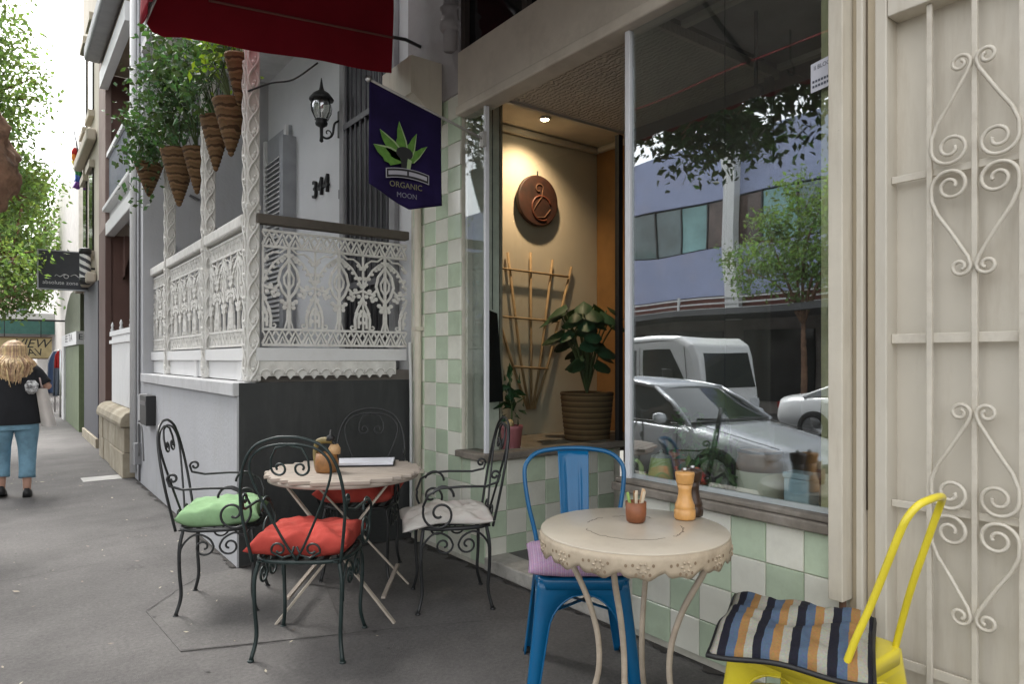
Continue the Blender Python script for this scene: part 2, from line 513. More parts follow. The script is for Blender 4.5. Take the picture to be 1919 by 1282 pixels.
# ============================================================ THE SETTING: footpath, kerb, road
W = 2.384            # shop glass line
def slab(name, m, x0, x1, y0, y1, z0, z1):
    return struct(box(name, m, None, x0, x1, y0, y1, z0, z1))
slab('footpath', M_ASPHALT, -0.95, 6.0, -8, 70, -0.40, 0.0)
slab('kerb', M_KERB, -1.13, -0.953, -8, 70, -0.40, 0.004)
slab('road', M_ROAD, -9.6, -1.133, -60, 120, -0.45, -0.30)
slab('opposite_kerb', M_KERB, -9.80, -9.603, -60, 120, -0.45, -0.156)
slab('opposite_footpath', M_ASPHALT, -12.6, -9.803, -60, 120, -0.45, -0.16)
struct(MB().add([(-700, -700, -0.5), (700, -700, -0.5), (700, 700, -0.5), (-700, 700, -0.5)], [(0, 1, 2, 3)]).build('ground', mat('far_ground', (0.12, 0.115, 0.10), rough=0.95, var=0.2, scale=0.05)))
# repaired patch of concrete with open joints, and the pale cover strip further on
pp = [(0.60, 3.93), (0.96, 4.38), (1.172, 4.40), (1.55, 4.0), (1.30, 3.05), (0.64, 3.30)]
struct(MB().prism(pp, lambda u, v, w: (u, v, w), 0.0005, 0.0045).build('pavement_patch', M_PATCH))
jl = MB()
def crack(a, b, n, amp, w0):
    a, b = Vector(a), Vector(b)
    d = (b - a); nrm = Vector((-d.y, d.x)).normalized()
    pts = []
    for i in range(n + 1):
        o = nrm * (rng.uniform(-amp, amp) if 0 < i < n else 0)
        p = a + d * (i / n) + o
        pts.append((p, w0 * rng.uniform(0.5, 1.3)))
    vs = []
    for p, w in pts:
        vs += [(p.x + nrm.x * w, p.y + nrm.y * w, 0.0086), (p.x - nrm.x * w, p.y - nrm.y * w, 0.0086)]
    jl.add(vs, [(2 * i, 2 * i + 1, 2 * i + 3, 2 * i + 2) for i in range(n)])
crack((0.60, 3.93), (0.96, 4.38), 14, 0.006, 0.0028)
crack((0.64, 3.30), (1.05, 3.135), 14, 0.006, 0.003)
crack((1.08, 3.13), (1.9, 2.78), 18, 0.008, 0.002)
crack((0.2, 5.6), (1.1, 5.9), 18, 0.012, 0.002)
crack((-0.4, 4.9), (0.5, 5.0), 18, 0.015, 0.002)
struct(jl.build('pavement_joints', M_JOINT))
struct(box('cover_strip', mat('pale_cover', (0.42, 0.41, 0.39), rough=0.85, var=0.15), None, 0.70, 1.06, 8.45, 8.75, 0.0005, 0.0055))
# scraps of leaf and paper
lit = MB()
for i in range(130):
    y = rng.uniform(1.6, 9.5); x = rng.uniform(-0.2, 1.15) if rng.random() < 0.75 else rng.uniform(0.5, 2.2)
    if y > 4.3 and x > 1.1: x = rng.uniform(-0.1, 1.05)
    a = rng.uniform(0, PI); s = rng.uniform(0.004, 0.013) * (2.2 if rng.random() < 0.09 else 1)
    ca, sa = math.cos(a), math.sin(a)
    q = [(-1, -0.2, 0.009), (0, -0.5, 0.011), (1.2, 0.1, 0.013), (0, 0.45, 0.010)]
    lit.add([(x + s * (u * ca - v * sa), y + s * (u * sa + v * ca), z) for u, v, z in q], [(0, 1, 2), (0, 2, 3)])
gum = MB()
for i in range(80):
    y = rng.uniform(1.2, 9.0); x = rng.uniform(-0.6, 2.2) if y < 4.2 else rng.uniform(-0.6, 1.1)
    r_ = rng.uniform(0.005, 0.011)
    gum.add([(x + r_ * math.cos(t) * rng.uniform(0.8, 1.2), y + r_ * math.sin(t) * rng.uniform(0.8, 1.2), 0.0072) for t in np.linspace(0, 2 * PI, 10)[:-1]], [tuple(range(9))])
o = gum.build('gum_spots', mat('gum', (0.075, 0.071, 0.068), rough=0.8, island=0.4))
tag(o, 'dark flattened gum spots dotted over the footpath', 'gum spots', kind='stuff')
# ragged dirt line and spilt mortar where the paving meets the walls
dirt = MB()
def ragged(a, b, n, w0, w1, z):
    a, b = Vector(a), Vector(b); d = b - a; nn = Vector((-d.y, d.x)).normalized()
    vs = []
    for i in range(n + 1):
        p = a + d * (i / n); w = rng.uniform(w0, w1) * (0.6 + 0.4 * math.sin(i * 0.7))
        vs += [(p.x, p.y, z), (p.x + nn.x * w, p.y + nn.y * w, z)]
    dirt.add(vs, [(2 * i, 2 * i + 1, 2 * i + 3, 2 * i + 2) for i in range(n)])
ragged((2.384, 1.21), (2.384, 2.32), 40, 0.015, 0.06, 0.0068)
ragged((2.37, 2.33), (2.37, 3.45), 40, 0.01, 0.05, 0.0068)
ragged((2.384, 3.46), (2.384, 4.40), 34, 0.02, 0.10, 0.0068)
ragged((2.38, 4.418), (1.19, 4.418), 40, 0.01, 0.05, 0.0068)
ragged((1.176, 4.42), (1.176, 8.4), 90, 0.01, 0.07, 0.0068)
struct(dirt.build('pavement_dirt_line', mat('gutter_dirt', (0.045, 0.040, 0.036), rough=0.95, var=0.4, scale=20)))
o = lit.build('leaf_litter', mat('litter', (0.34, 0.30, 0.23), rough=0.9, island=0.45))
tag(o, 'pale scraps of leaf and paper scattered over the footpath', 'litter', kind='stuff')

# ============================================================ CAFE SHOPFRONT
shop = thing('cafe_shopfront', 'cafe shopfront with green and white checker tiles and big reflecting window', 'shopfront', (W, 2.3, 0))
tile_w = MB().box(-0.0775, 0.0775, -0.004, 0.008, -0.0775, 0.0775)
def tile_mesh(m):
    o = tile_w.build('tile_source', m, None)
    me = o.data
    bm = bmesh.new(); bm.from_mesh(me)
    bmesh.ops.bevel(bm, geom=[e for e in bm.edges if abs(e.verts[0].co.y - e.verts[1].co.y) < 1e-5 and e.verts[0].co.y < 0], offset=0.003, segments=1, affect='EDGES')
    bm.to_mesh(me); bm.free()
    bpy.data.objects.remove(o)
    return me
TILE = {0: tile_mesh(M_TILE_W), 1: tile_mesh(M_TILE_G)}
def tile_field(parent, origin, along, ncol, zrows, rot, par=0, clip=None):
    """tiles on a wall: origin of the first column centre, along = horizontal unit vector"""
    for j, z in enumerate(zrows):
        for i in range(ncol):
            k = (i + j + par) % 2
            o = bpy.data.objects.new('tile', TILE[k])
            o.location = (origin[0] + along[0] * 0.158 * i, origin[1] + along[1] * 0.158 * i, z)
            o.rotation_euler = (rng.uniform(-.006, .006), 0, rot + rng.uniform(-.006, .006))
            s = 1.0
            if clip and i == ncol - 1:
                s = clip
                o.location.x -= along[0] * 0.0775 * (1 - s); o.location.y -= along[1] * 0.0775 * (1 - s)
            o.scale = (s, 1, 1)
            link(o, parent)
RZ = [0.586, 0.428, 0.270, 0.112]
# under the big window: tiles face -x, rotation turns local -y to -x
fw = box('tiled_wall', M_GROUT, shop, W + 0.006, W + 0.13, 1.205, 2.318, 0.0, 0.672)
tile_field(fw, (W, 1.295), (0, 1), 7, RZ, -PI / 2, par=1, clip=0.42)
# under the narrow window and under the return window
nw = box('tiled_wall', M_GROUT, shop, W + 0.006, W + 0.12, 3.456, 3.722, 0.0, 0.672)
tile_field(nw, (W, 3.536), (0, 1), 2, RZ, -PI / 2, par=0, clip=0.6)
rw = box('tiled_wall', M_GROUT, shop, W + 0.121, 3.56, 3.456, 3.56, 0.0, 0.672)
tile_field(rw, (W + 0.082, 3.45), (1, 0), 7, RZ, 0.0, par=1)
# checkered pier
pier = box('tiled_pier', M_GROUT, shop, W + 0.006, W + 0.30, 3.724, 4.405, 0.0, 3.02)
tile_field(pier, (W, 3.806), (0, 1), 4, [0.033 + 0.079 + 0.158 * k for k in range(19)], -PI / 2, par=0)
# sills
sm_ = MB().box(W - 0.045, W + 0.10, 1.225, 2.33, 0.674, 0.712)
sm_.box(W - 0.030, W + 0.06, 1.24, 2.318, 0.714, 0.736)
sm_.build('sill', M_SILL, shop, bevel=0.006)
MB().box(W - 0.045, W + 0.12, 3.405, 3.735, 0.674, 0.716).build('sill', M_SILL, shop, bevel=0.006)
MB().box(W + 0.122, 3.56, 3.408, 3.56, 0.674, 0.716).build('sill', M_SILL, shop, bevel=0.006)
# aluminium posts and stops
for y, hw_ in ((2.262, 0.015), (3.452, 0.010)):
    MB().box(W - 0.006, W + 0.024, y - hw_, y + hw_, 0.718, 2.858).build('window_post', M_ALU, shop, bevel=0.003)
MB().box(W + 0.03, W + 0.07, 3.695, 3.722, 0.718, 2.858).build('window_post', M_FASCIA, shop, bevel=0.003)
MB().box(W + 0.012, W + 0.03, 1.245, 2.238, 0.738, 0.758).build('glazing_bead', M_ALU, shop)
MB().box(3.53, 3.57, 3.436, 3.475, 0.718, 2.905).build('window_post', M_BLACK, shop)
MB().box(3.53, 3.57, 2.24, 2.28, 0.10, 2.925).build('window_post', M_DARKIN, shop)
# panes
G_BIG = glass_mat('shop_glass', base=0.175, smear=0.014, warp=0.0035)
G_SIDE = glass_mat('return_glass', base=0.0)
MB().box(W + 0.010, W + 0.016, 1.243, 2.242, 0.716, 2.858).build('window_pane', G_BIG, shop)
MB().box(W + 0.010, W + 0.016, 3.472, 3.694, 0.718, 2.858).build('window_pane', G_SIDE, shop)
MB().box(W + 0.024, 3.53, 3.458, 3.464, 0.718, 2.915).build('window_pane', G_SIDE, shop)
MB().box(W + 0.024, 3.53, 2.257, 2.263, 0.718, 2.925).build('window_pane', G_SIDE, shop)
# inner stile with peeling olive paint just behind the glass at the right end
box('inner_stile', mat('olive_stile', (0.60, 0.55, 0.30), rough=0.7, var=0.2, scale=9, stain=(0.5, 0.47, 0.33), stain_scale=14, stain_amt=0.8), shop, W + 0.03, W + 0.07, 1.258, 1.325, 0.74, 2.85)
# fascia over the windows
fa = MB().box(W - 0.03, W + 0.10, 1.205, 3.722, 2.925, 3.272)
fa.build('fascia', M_FASCIA, shop, bevel=0.006)
MB().box(W - 0.05, W + 0.09, 1.205, 3.722, 2.862, 2.923).build('fascia_moulding', M_FASCIA, shop, bevel=0.012, seg=3)
# highlight window in the shade above the fascia
box('highlight_pane', mat('dark_pane', (0.012, 0.012, 0.013), rough=0.08), shop, W + 0.03, W + 0.06, 1.2, 3.70, 3.275, 4.25)
for y in (1.9, 2.6, 3.05, 3.69):
    box('highlight_bar', mat('brown_bar', (0.045, 0.035, 0.03), rough=0.6), shop, W - 0.01, W + 0.028, y - 0.022, y + 0.022, 3.275, 4.25)
# wall above the checkered pier, with its corbel
M_LAV = mat('lavender_render', (0.36, 0.34, 0.345), rough=0.8, var=0.1, scale=3, stain=(0.2, 0.18, 0.17), stain_scale=3, stain_amt=0.5, bump=0.2)
box('upper_pier', M_LAV, shop, W - 0.02, W + 0.3, 3.724, 4.405, 3.022, 6.6)
box('upper_wall', M_LAV, shop, W + 0.1, W + 0.4, -6.0, 3.722, 4.26, 6.6)
MB().tube([(W - 0.05, 3.78, 3.30), (W - 0.05, 3.78, 6.5)], 0.045, 12).build('rainwater_pipe', M_LAV, shop)
MB().lathe([(0.05, 0), (0.065, 0.01), (0.075, 0.05), (0.06, 0.07), (0.055, 0.13), (0.07, 0.15)], 14, (W - 0.05, 3.78, 3.42)).build('pipe_collar', M_LAV, shop)
cb = MB()
cb.box(2.13, W - 0.022, 3.93, 4.345, 3.03, 3.275)
cb.add([(2.15, 3.93, 3.03), (W - 0.022, 3.93, 3.03), (W - 0.022, 4.345, 3.03), (2.15, 4.345, 3.03), (W - 0.022, 3.93, 2.86), (W - 0.022, 4.345, 2.86)],
       [(0, 4, 1), (3, 2, 5), (0, 3, 5, 4), (1, 4, 5, 2)])
cb.build('corbel', M_CREAM, shop)
# rainwater pipe down the checkered pier
MB().tube([(W - 0.035, 4.235, 0.02), (W - 0.035, 4.235, 2.86)], 0.026, 12).build('rainwater_pipe', M_CREAM, shop)
for z in (0.5, 1.5, 2.5):
    MB().box(W - 0.066, W - 0.006, 4.20, 4.27, z, z + 0.025).build('pipe_bracket', M_CREAM, shop)
# thin white conduit at the corner against the terrace
MB().tube(smooth_path([(W - 0.012, 4.375, 0.05), (W - 0.012, 4.375, 1.0), (W - 0.02, 4.38, 1.42)], 4), 0.012, 8).build('conduit', M_WHITE, shop)
# recessed entry: step, floor, pressed ceiling, door
box('step', mat('worn_white_step', (0.50, 0.48, 0.44), rough=0.75, var=0.2, scale=7, stain=(0.2, 0.18, 0.15), stain_scale=6, stain_amt=0.7), shop, W - 0.01, W + 0.17, 2.322, 3.452, 0.002, 0.085, bevel=0.01)
box('entry_floor', mat('entry_concrete', (0.17, 0.165, 0.16), rough=0.85, var=0.2, scale=4), shop, W + 0.172, 3.62, 2.285, 3.452, 0.0, 0.08)
pc = mat('pressed_ceiling', (0.56, 0.50, 0.43), rough=0.6, var=0.08)
def press_bump(m):
    N, L = m.node_tree.nodes, m.node_tree.links
    tc = N.new('ShaderNodeTexCoord'); wv = N.new('ShaderNodeTexWave'); wv.inputs['Scale'].default_value = 9; wv.inputs['Distortion'].default_value = 6; wv.inputs['Detail'].default_value = 2
    wv.inputs['Detail Scale'].default_value = 3
    L.new(tc.outputs['Object'], wv.inputs['Vector'])
    bp = N.new('ShaderNodeBump'); bp.inputs['Strength'].default_value = 0.6; bp.inputs['Distance'].default_value = 0.008
    L.new(wv.outputs['Fac'], bp.inputs['Height']); L.new(bp.outputs[0], N['Principled BSDF'].inputs['Normal'])
press_bump(pc)
box('entry_ceiling', pc, shop, W + 0.102, 3.62, 2.24, 3.445, 2.93, 2.98)
box('window_head', M_FASCIA, shop, W + 0.026, 3.60, 3.446, 3.476, 2.917, 2.985)
box('entry_door', M_DARKIN, shop, 3.58, 3.62, 2.285, 3.43, 0.082, 2.926)
# display box behind the return window
box('display_floor', M_SILL, shop, W + 0.13, 4.17, 3.566, 4.33, 0.62, 0.69)
box('display_wall', M_PLASTER, shop, W + 0.31, 4.30, 4.335, 4.40, 0.62, 3.3)
box('display_end_wall', M_OCHRE, shop, 4.175, 4.30, 3.49, 4.33, 0.62, 3.3)
box('display_ceiling', mat('display_ceiling', (0.55, 0.50, 0.42), rough=0.8), shop, W + 0.03, 4.30, 3.49, 4.40, 3.135, 3.2)
MB().box(W + 0.31, 4.17, 4.28, 4.332, 3.08, 3.133).build('cornice', MATS['display_ceiling'], shop, bevel=0.02)
MB().box(4.12, 4.173, 3.5, 4.278, 3.08, 3.133).build('cornice', MATS['display_ceiling'], shop, bevel=0.02)
box('display_cheek', mat('cheek', (0.30, 0.25, 0.19), rough=0.8), shop, W + 0.31, W + 0.33, 3.725, 4.33, 0.69, 3.13)
# room behind the big window
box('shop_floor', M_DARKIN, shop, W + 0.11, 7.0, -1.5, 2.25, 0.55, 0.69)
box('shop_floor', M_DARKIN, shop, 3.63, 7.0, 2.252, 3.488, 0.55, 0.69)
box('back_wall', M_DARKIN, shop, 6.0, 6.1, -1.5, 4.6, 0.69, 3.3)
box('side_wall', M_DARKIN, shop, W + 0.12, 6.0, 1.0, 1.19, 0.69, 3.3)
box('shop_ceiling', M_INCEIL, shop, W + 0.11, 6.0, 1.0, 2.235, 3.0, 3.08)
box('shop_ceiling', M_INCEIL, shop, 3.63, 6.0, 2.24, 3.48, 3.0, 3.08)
box('sky_leak_block', M_DARKIN, shop, W + 0.101, 6.1, 0.9, 4.404, 3.31, 3.40)  # unseen slab added to stop sky showing through the ceiling gaps
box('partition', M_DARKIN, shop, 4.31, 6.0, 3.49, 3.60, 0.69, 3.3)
MB().bar((2.75, 1.19, 2.985), (2.75, 2.23, 2.985), 0.04, 0.03).build('ceiling_batten', M_FASCIA, shop)
MB().bar((3.6, 1.19, 2.985), (3.6, 2.23, 2.985), 0.04, 0.03).build('ceiling_batten', M_FASCIA, shop)
# boxed timber post at the right end of the window
MB().box(W - 0.075, W - 0.004, 1.192, 1.243, 0.463, 4.2).build('boxed_post', M_CREAM, shop, bevel=0.003)
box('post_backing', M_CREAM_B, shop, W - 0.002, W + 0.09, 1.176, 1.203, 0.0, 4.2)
MB().tube([(W - 0.03, 1.214, 0.02), (W - 0.03, 1.214, 0.47)], 0.012, 8).build('rusty_pipe', mat('rust', (0.12, 0.065, 0.04), rough=0.9), shop)

# lit downlight inside the display
dl = thing('downlight', 'small lit downlight in the ceiling of the window display', 'downlight', (3.31, 4.0, 3.134))
MB().lathe([(0.045, 0.0), (0.045, -0.012), (0.032, -0.012), (0.03, -0.003)], 20, (3.31, 4.0, 3.132)).build('trim_ring', M_WHITE, dl)
MB().lathe([(0.028, 0.0), (0.024, -0.012), (0.01, -0.016)], 16, (3.31, 4.0, 3.128)).build('bulb', emit_mat('bulb_glow', (1.0, 0.82, 0.55), 30), dl)
ld = bpy.data.lights.new('downlight_lamp', 'SPOT'); ld.energy = 27; ld.color = (1.0, 0.68, 0.42); ld.spot_size = R(118); ld.spot_blend = 1.0; ld.shadow_soft_size = 0.03
lo = bpy.data.objects.new('downlight_lamp', ld); lo.location = (3.31, 4.0, 3.105)
lo.rotation_euler = (R(20), 0, 0)
link(lo, dl)

# ============================================================ SECURITY DOOR
door = thing('security_door', 'cream painted door behind a scrolled iron security grille', 'door', (W, 0.7, 0))
M_DOORP = mat('door_paint', (0.60, 0.557, 0.475), rough=0.45, var=0.06, scale=2, streak=0.12, stain=(0.40, 0.34, 0.26), stain_scale=13, stain_amt=0.45, chips=(0.28, 0.22, 0.16), chip_at=0.75)
M_GRILLE = mat('grille_paint', (0.62, 0.575, 0.49), rough=0.45, var=0.08, scale=10, stain=(0.33, 0.27, 0.2), stain_scale=9, stain_amt=0.35)
box('door_leaf', M_DOORP, door, W + 0.065, W + 0.11, 0.05, 1.09, 0.0, 2.5)
MB().tube([(W + 0.005, 1.1485, 4.0), (W + 0.004, 1.149, 2.0), (W + 0.005, 1.147, 0.78)], 0.003, 5).build('bell_wire', mat('wire_brown', (0.12, 0.09, 0.06), rough=0.8), door)
box('threshold', M_KERB, door, W - 0.02, W + 0.06, 0.02, 1.10, 0.0, 0.20)
# frame mouldings, left side and head
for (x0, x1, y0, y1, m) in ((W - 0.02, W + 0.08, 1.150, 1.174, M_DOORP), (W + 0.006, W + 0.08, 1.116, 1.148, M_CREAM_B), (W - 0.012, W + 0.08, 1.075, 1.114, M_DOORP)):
    MB().box(x0, x1, y0, y1, 0.0, 2.60 - (1.174 - y1) * 0.9).build('door_frame', m, door, bevel=0.004)
for (x0, z0, z1, m) in ((W - 0.02, 2.602, 2.64, M_DOORP), (W + 0.006, 2.545, 2.60, M_CREAM_B), (W - 0.012, 2.445, 2.512, M_DOORP)):
    MB().box(x0, W + 0.08, -0.3, 1.174 if z0 > 2.6 else (1.113 if z0 > 2.53 else 1.0735), z0, z1).build('door_head', m, door, bevel=0.004)
box('head_wall', M_CREAM, door, W - 0.002, W + 0.2, -0.6, 1.174, 2.642, 4.2)
box('side_wall', M_CREAM, door, W - 0.002, W + 0.2, -6.0, 0.04, 0.0, 4.2)
BY = [0.952, 0.8246, 0.702, 0.575, 0.45, 0.32, 0.2]
for y in BY:
    MB().box(W + 0.006, W + 0.02, y - 0.008, y + 0.008, 0.22, 2.443).build('grille_bar', M_GRILLE, door, bevel=0.002)
for z, h in ((1.902, 0.012), (1.368, 0.016), (0.815, 0.012), (0.285, 0.016)):
    MB().box(W + 0.021, W + 0.030, 0.10, 1.074, z - h, z + h).build('grille_rail', M_GRILLE, door, bevel=0.002)
def door_scroll(yc, zc):
    for sy in (1, -1):
        for sz in (1, -1):
            q = []
            # small curl at the tip, long arm bulging out to the next bar, big spiral at the waist
            tip = spiral(0.036, 0.316, 0.009, 0.029, -250, 195, 26)
            q += tip
            q += [(0.016, 0.285), (0.062, 0.205), (0.10, 0.145), (0.117, 0.10), (0.118, 0.06)]
            q += spiral(0.063, 0.060, 0.055, 0.012, 0, -560, 40)[1:]
            pts = [(W + 0.0, yc - sy * u, zc + sz * v) for u, v in q]
            MB().tube(pts, 0.0062, 6).build('scroll', M_GRILLE, door)
for zc in (1.903, 0.818):
    door_scroll(BY[1], zc)
    door_scroll(BY[4], zc)

# ============================================================ TERRACE HOUSE
TX, TY0, TY1 = 1.178, 4.42, 7.90        # front of plinth, side facing the camera, far party wall
HX = 2.45                               # house front
ter = thing('terrace_house', 'grey and white terrace house with cast iron lace verandah', 'house', (TX, 6.2, 0))
box('plinth_side', M_CHAR, ter, TX + 0.012, W + 0.3, TY0, TY0 + 0.10, 0.0, 1.15)
box('plinth_front', M_TERR, ter, TX, TX + 0.10, TY0 + 0.101, TY1, 0.0, 1.065)
box('plinth_corner', M_TERR, ter, TX, TX + 0.0118, TY0, TY0 + 0.1, 0.0, 1.065)
MB().box(TX - 0.025, TX + 0.12, TY0 + 0.002, TY1, 1.067, 1.152).build('plinth_ledge', mat('ledge', (0.50, 0.50, 0.51), rough=0.8, var=0.08, stain=(0.3, 0.29, 0.28), stain_scale=4, stain_amt=0.5), ter, bevel=0.006)
box('verandah_deck', mat('deck', (0.22, 0.20, 0.18), rough=0.8), ter, TX + 0.13, HX, TY0 + 0.11, TY1, 1.05, 1.22)
box('house_front', mat('white_render', (0.68, 0.69, 0.71), rough=0.8, var=0.05, scale=1.5, bump=0.2, bscale=40), ter, HX, HX + 0.25, TY0 + 0.1, TY1, 1.0, 8.5)
box('party_wall', M_TERR, ter, TX + 0.0, HX + 0.2, TY1 + 0.002, 8.42, 0.0, 8.5)
box('verandah_ceiling', mat('ver_ceiling', (0.6, 0.6, 0.6), rough=0.8), ter, TX - 0.02, HX, TY0 + 0.02, TY1, 4.45, 4.52)
box('upper_front', M_TERR, ter, TX, TX + 0.15, TY0 + 0.02, TY1, 4.53, 6.6)
# front pipes on the party wall end
MB().tube([(TX - 0.03, 8.32, 0.08), (TX - 0.03, 8.32, 7.0)], 0.035, 10).build('rainwater_pipe', M_WHITE, ter)
MB().tube([(TX - 0.012, 8.05, 0.02), (TX - 0.012, 8.05, 7.0)], 0.010, 8).build('conduit', mat('grey_conduit', (0.2, 0.2, 0.21), rough=0.6), ter)
MB().box(TX - 0.06, TX - 0.001, 8.00, 8.12, 0.20, 0.42).build('tap_box', mat('grey_box', (0.25, 0.25, 0.26), rough=0.6), ter)
MB().tube(smooth_path([(TX - 0.03, 7.95, 0.3), (TX - 0.05, 7.85, 0.62), (TX - 0.04, 7.7, 0.6), (TX - 0.03, 7.66, 0.28)], 6), 0.008, 6).build('hose', mat('hose_grey', (0.2, 0.2, 0.2), rough=0.7), ter)
# mail box
mb = thing('letter_box', 'black letter box fixed to the pale grey terrace wall', 'letter box', (TX, 7.35, 0.75))
MB().box(TX - 0.085, TX - 0.002, 7.17, 7.52, 0.67, 0.955).build('case', M_BLACK, mb, bevel=0.006)
MB().box(TX - 0.088, TX - 0.0855, 7.2, 7.5, 0.86, 0.90).build('slot', mat('slot', (0.05, 0.05, 0.05), rough=0.4), mb)
MB().box(TX - 0.09, TX - 0.02, 7.521, 7.56, 0.70, 0.955).build('bracket', M_WHITE, mb)
# front door with dark bars, lit wall, shutter window
dr = MB().box(HX - 0.012, HX - 0.002, 4.80, 5.66, 1.22, 4.1).build('house_door', mat('door_dark', (0.02, 0.02, 0.024), rough=0.4), ter)
for k in range(9):
    y = 4.84 + k * 0.098
    MB().tube([(HX - 0.035, y, 1.25), (HX - 0.035, y, 3.95)], 0.012, 6).build('door_bar', mat('bar_grey', (0.10, 0.10, 0.11), rough=0.5), dr)
for z in (1.9, 3.3):
    MB().box(HX - 0.05, HX - 0.0475, 4.8, 5.66, z, z + 0.05).build('door_rail', MATS['bar_grey'], dr)
for y0 in (5.662, 4.70):
    MB().box(HX - 0.05, HX - 0.001, y0, y0 + 0.095, 1.22, 4.2).build('door_frame', mat('door_trim', (0.28, 0.28, 0.29), rough=0.6), ter, bevel=0.012)
wf = MB().box(HX - 0.04, HX - 0.002, 7.10, 7.86, 1.65, 3.75).build('window', mat('win_grey', (0.33, 0.34, 0.36), rough=0.6), ter)
MB().box(HX - 0.07, HX - 0.041, 7.10, 7.17, 1.65, 3.75).build('window_frame', M_WHITE, wf)
MB().box(HX - 0.07, HX - 0.041, 7.80, 7.86, 1.65, 3.75).build('window_frame', M_WHITE, wf)
for k in range(34):
    z = 1.70 + k * 0.053
    MB().add([(HX - 0.075, 7.172, z), (HX - 0.075, 7.798, z), (HX - 0.042, 7.798, z + 0.035), (HX - 0.042, 7.172, z + 0.035),
              (HX - 0.078, 7.172, z + 0.006), (HX - 0.078, 7.798, z + 0.006), (HX - 0.045, 7.798, z + 0.041), (HX - 0.045, 7.172, z + 0.041)],
             [(0, 1, 2, 3), (7, 6, 5, 4), (0, 4, 5, 1), (1, 5, 6, 2), (2, 6, 7, 3), (3, 7, 4, 0)]).build('louvre_slat', M_WHITE, wf)
MB().box(HX - 0.14, HX - 0.0, 6.98, 7.09, 1.5, 3.6).build('shutter_leaf', mat('win_grey', (0.33, 0.34, 0.36)), ter)
# grey panel in the gap on the far party wall
MB().box(1.50, 2.05, TY1 - 0.03, TY1 - 0.002, 1.3, 2.35).build('wall_panel', mat('panel_grey', (0.46, 0.47, 0.50), rough=0.6, var=0.05), ter, bevel=0.01)
MB().tube([(1.47, TY1 - 0.02, 1.25), (1.47, TY1 - 0.02, 2.5)], 0.018, 8).build('standpipe', M_WHITE, ter)
for (x, z) in ((1.62, 3.05), (1.80, 2.75), (2.16, 2.86), (2.20, 2.60)):
    MB().bar((x, TY1 - 0.012, z), (x + 0.10, TY1 - 0.012, z - 0.04), 0.025, 0.02).build('wall_hook', mat('bar_grey', (0.1, 0.1, 0.11)), ter)
# house numbers
for k, ch in enumerate('344'):
    yk = 6.42 - k * 0.145
    text_part('house_number', ch, 0.24, M_BLACK, ter, lambda u, v, w, yk=yk: (HX - 0.016 - w, yk - u, 2.93 + v), extrude=0.014)
MB().box(HX - 0.02, HX - 0.002, 5.80, 5.84, 2.74, 2.82).build('bell_push', mat('bell', (0.2, 0.2, 0.21)), ter)

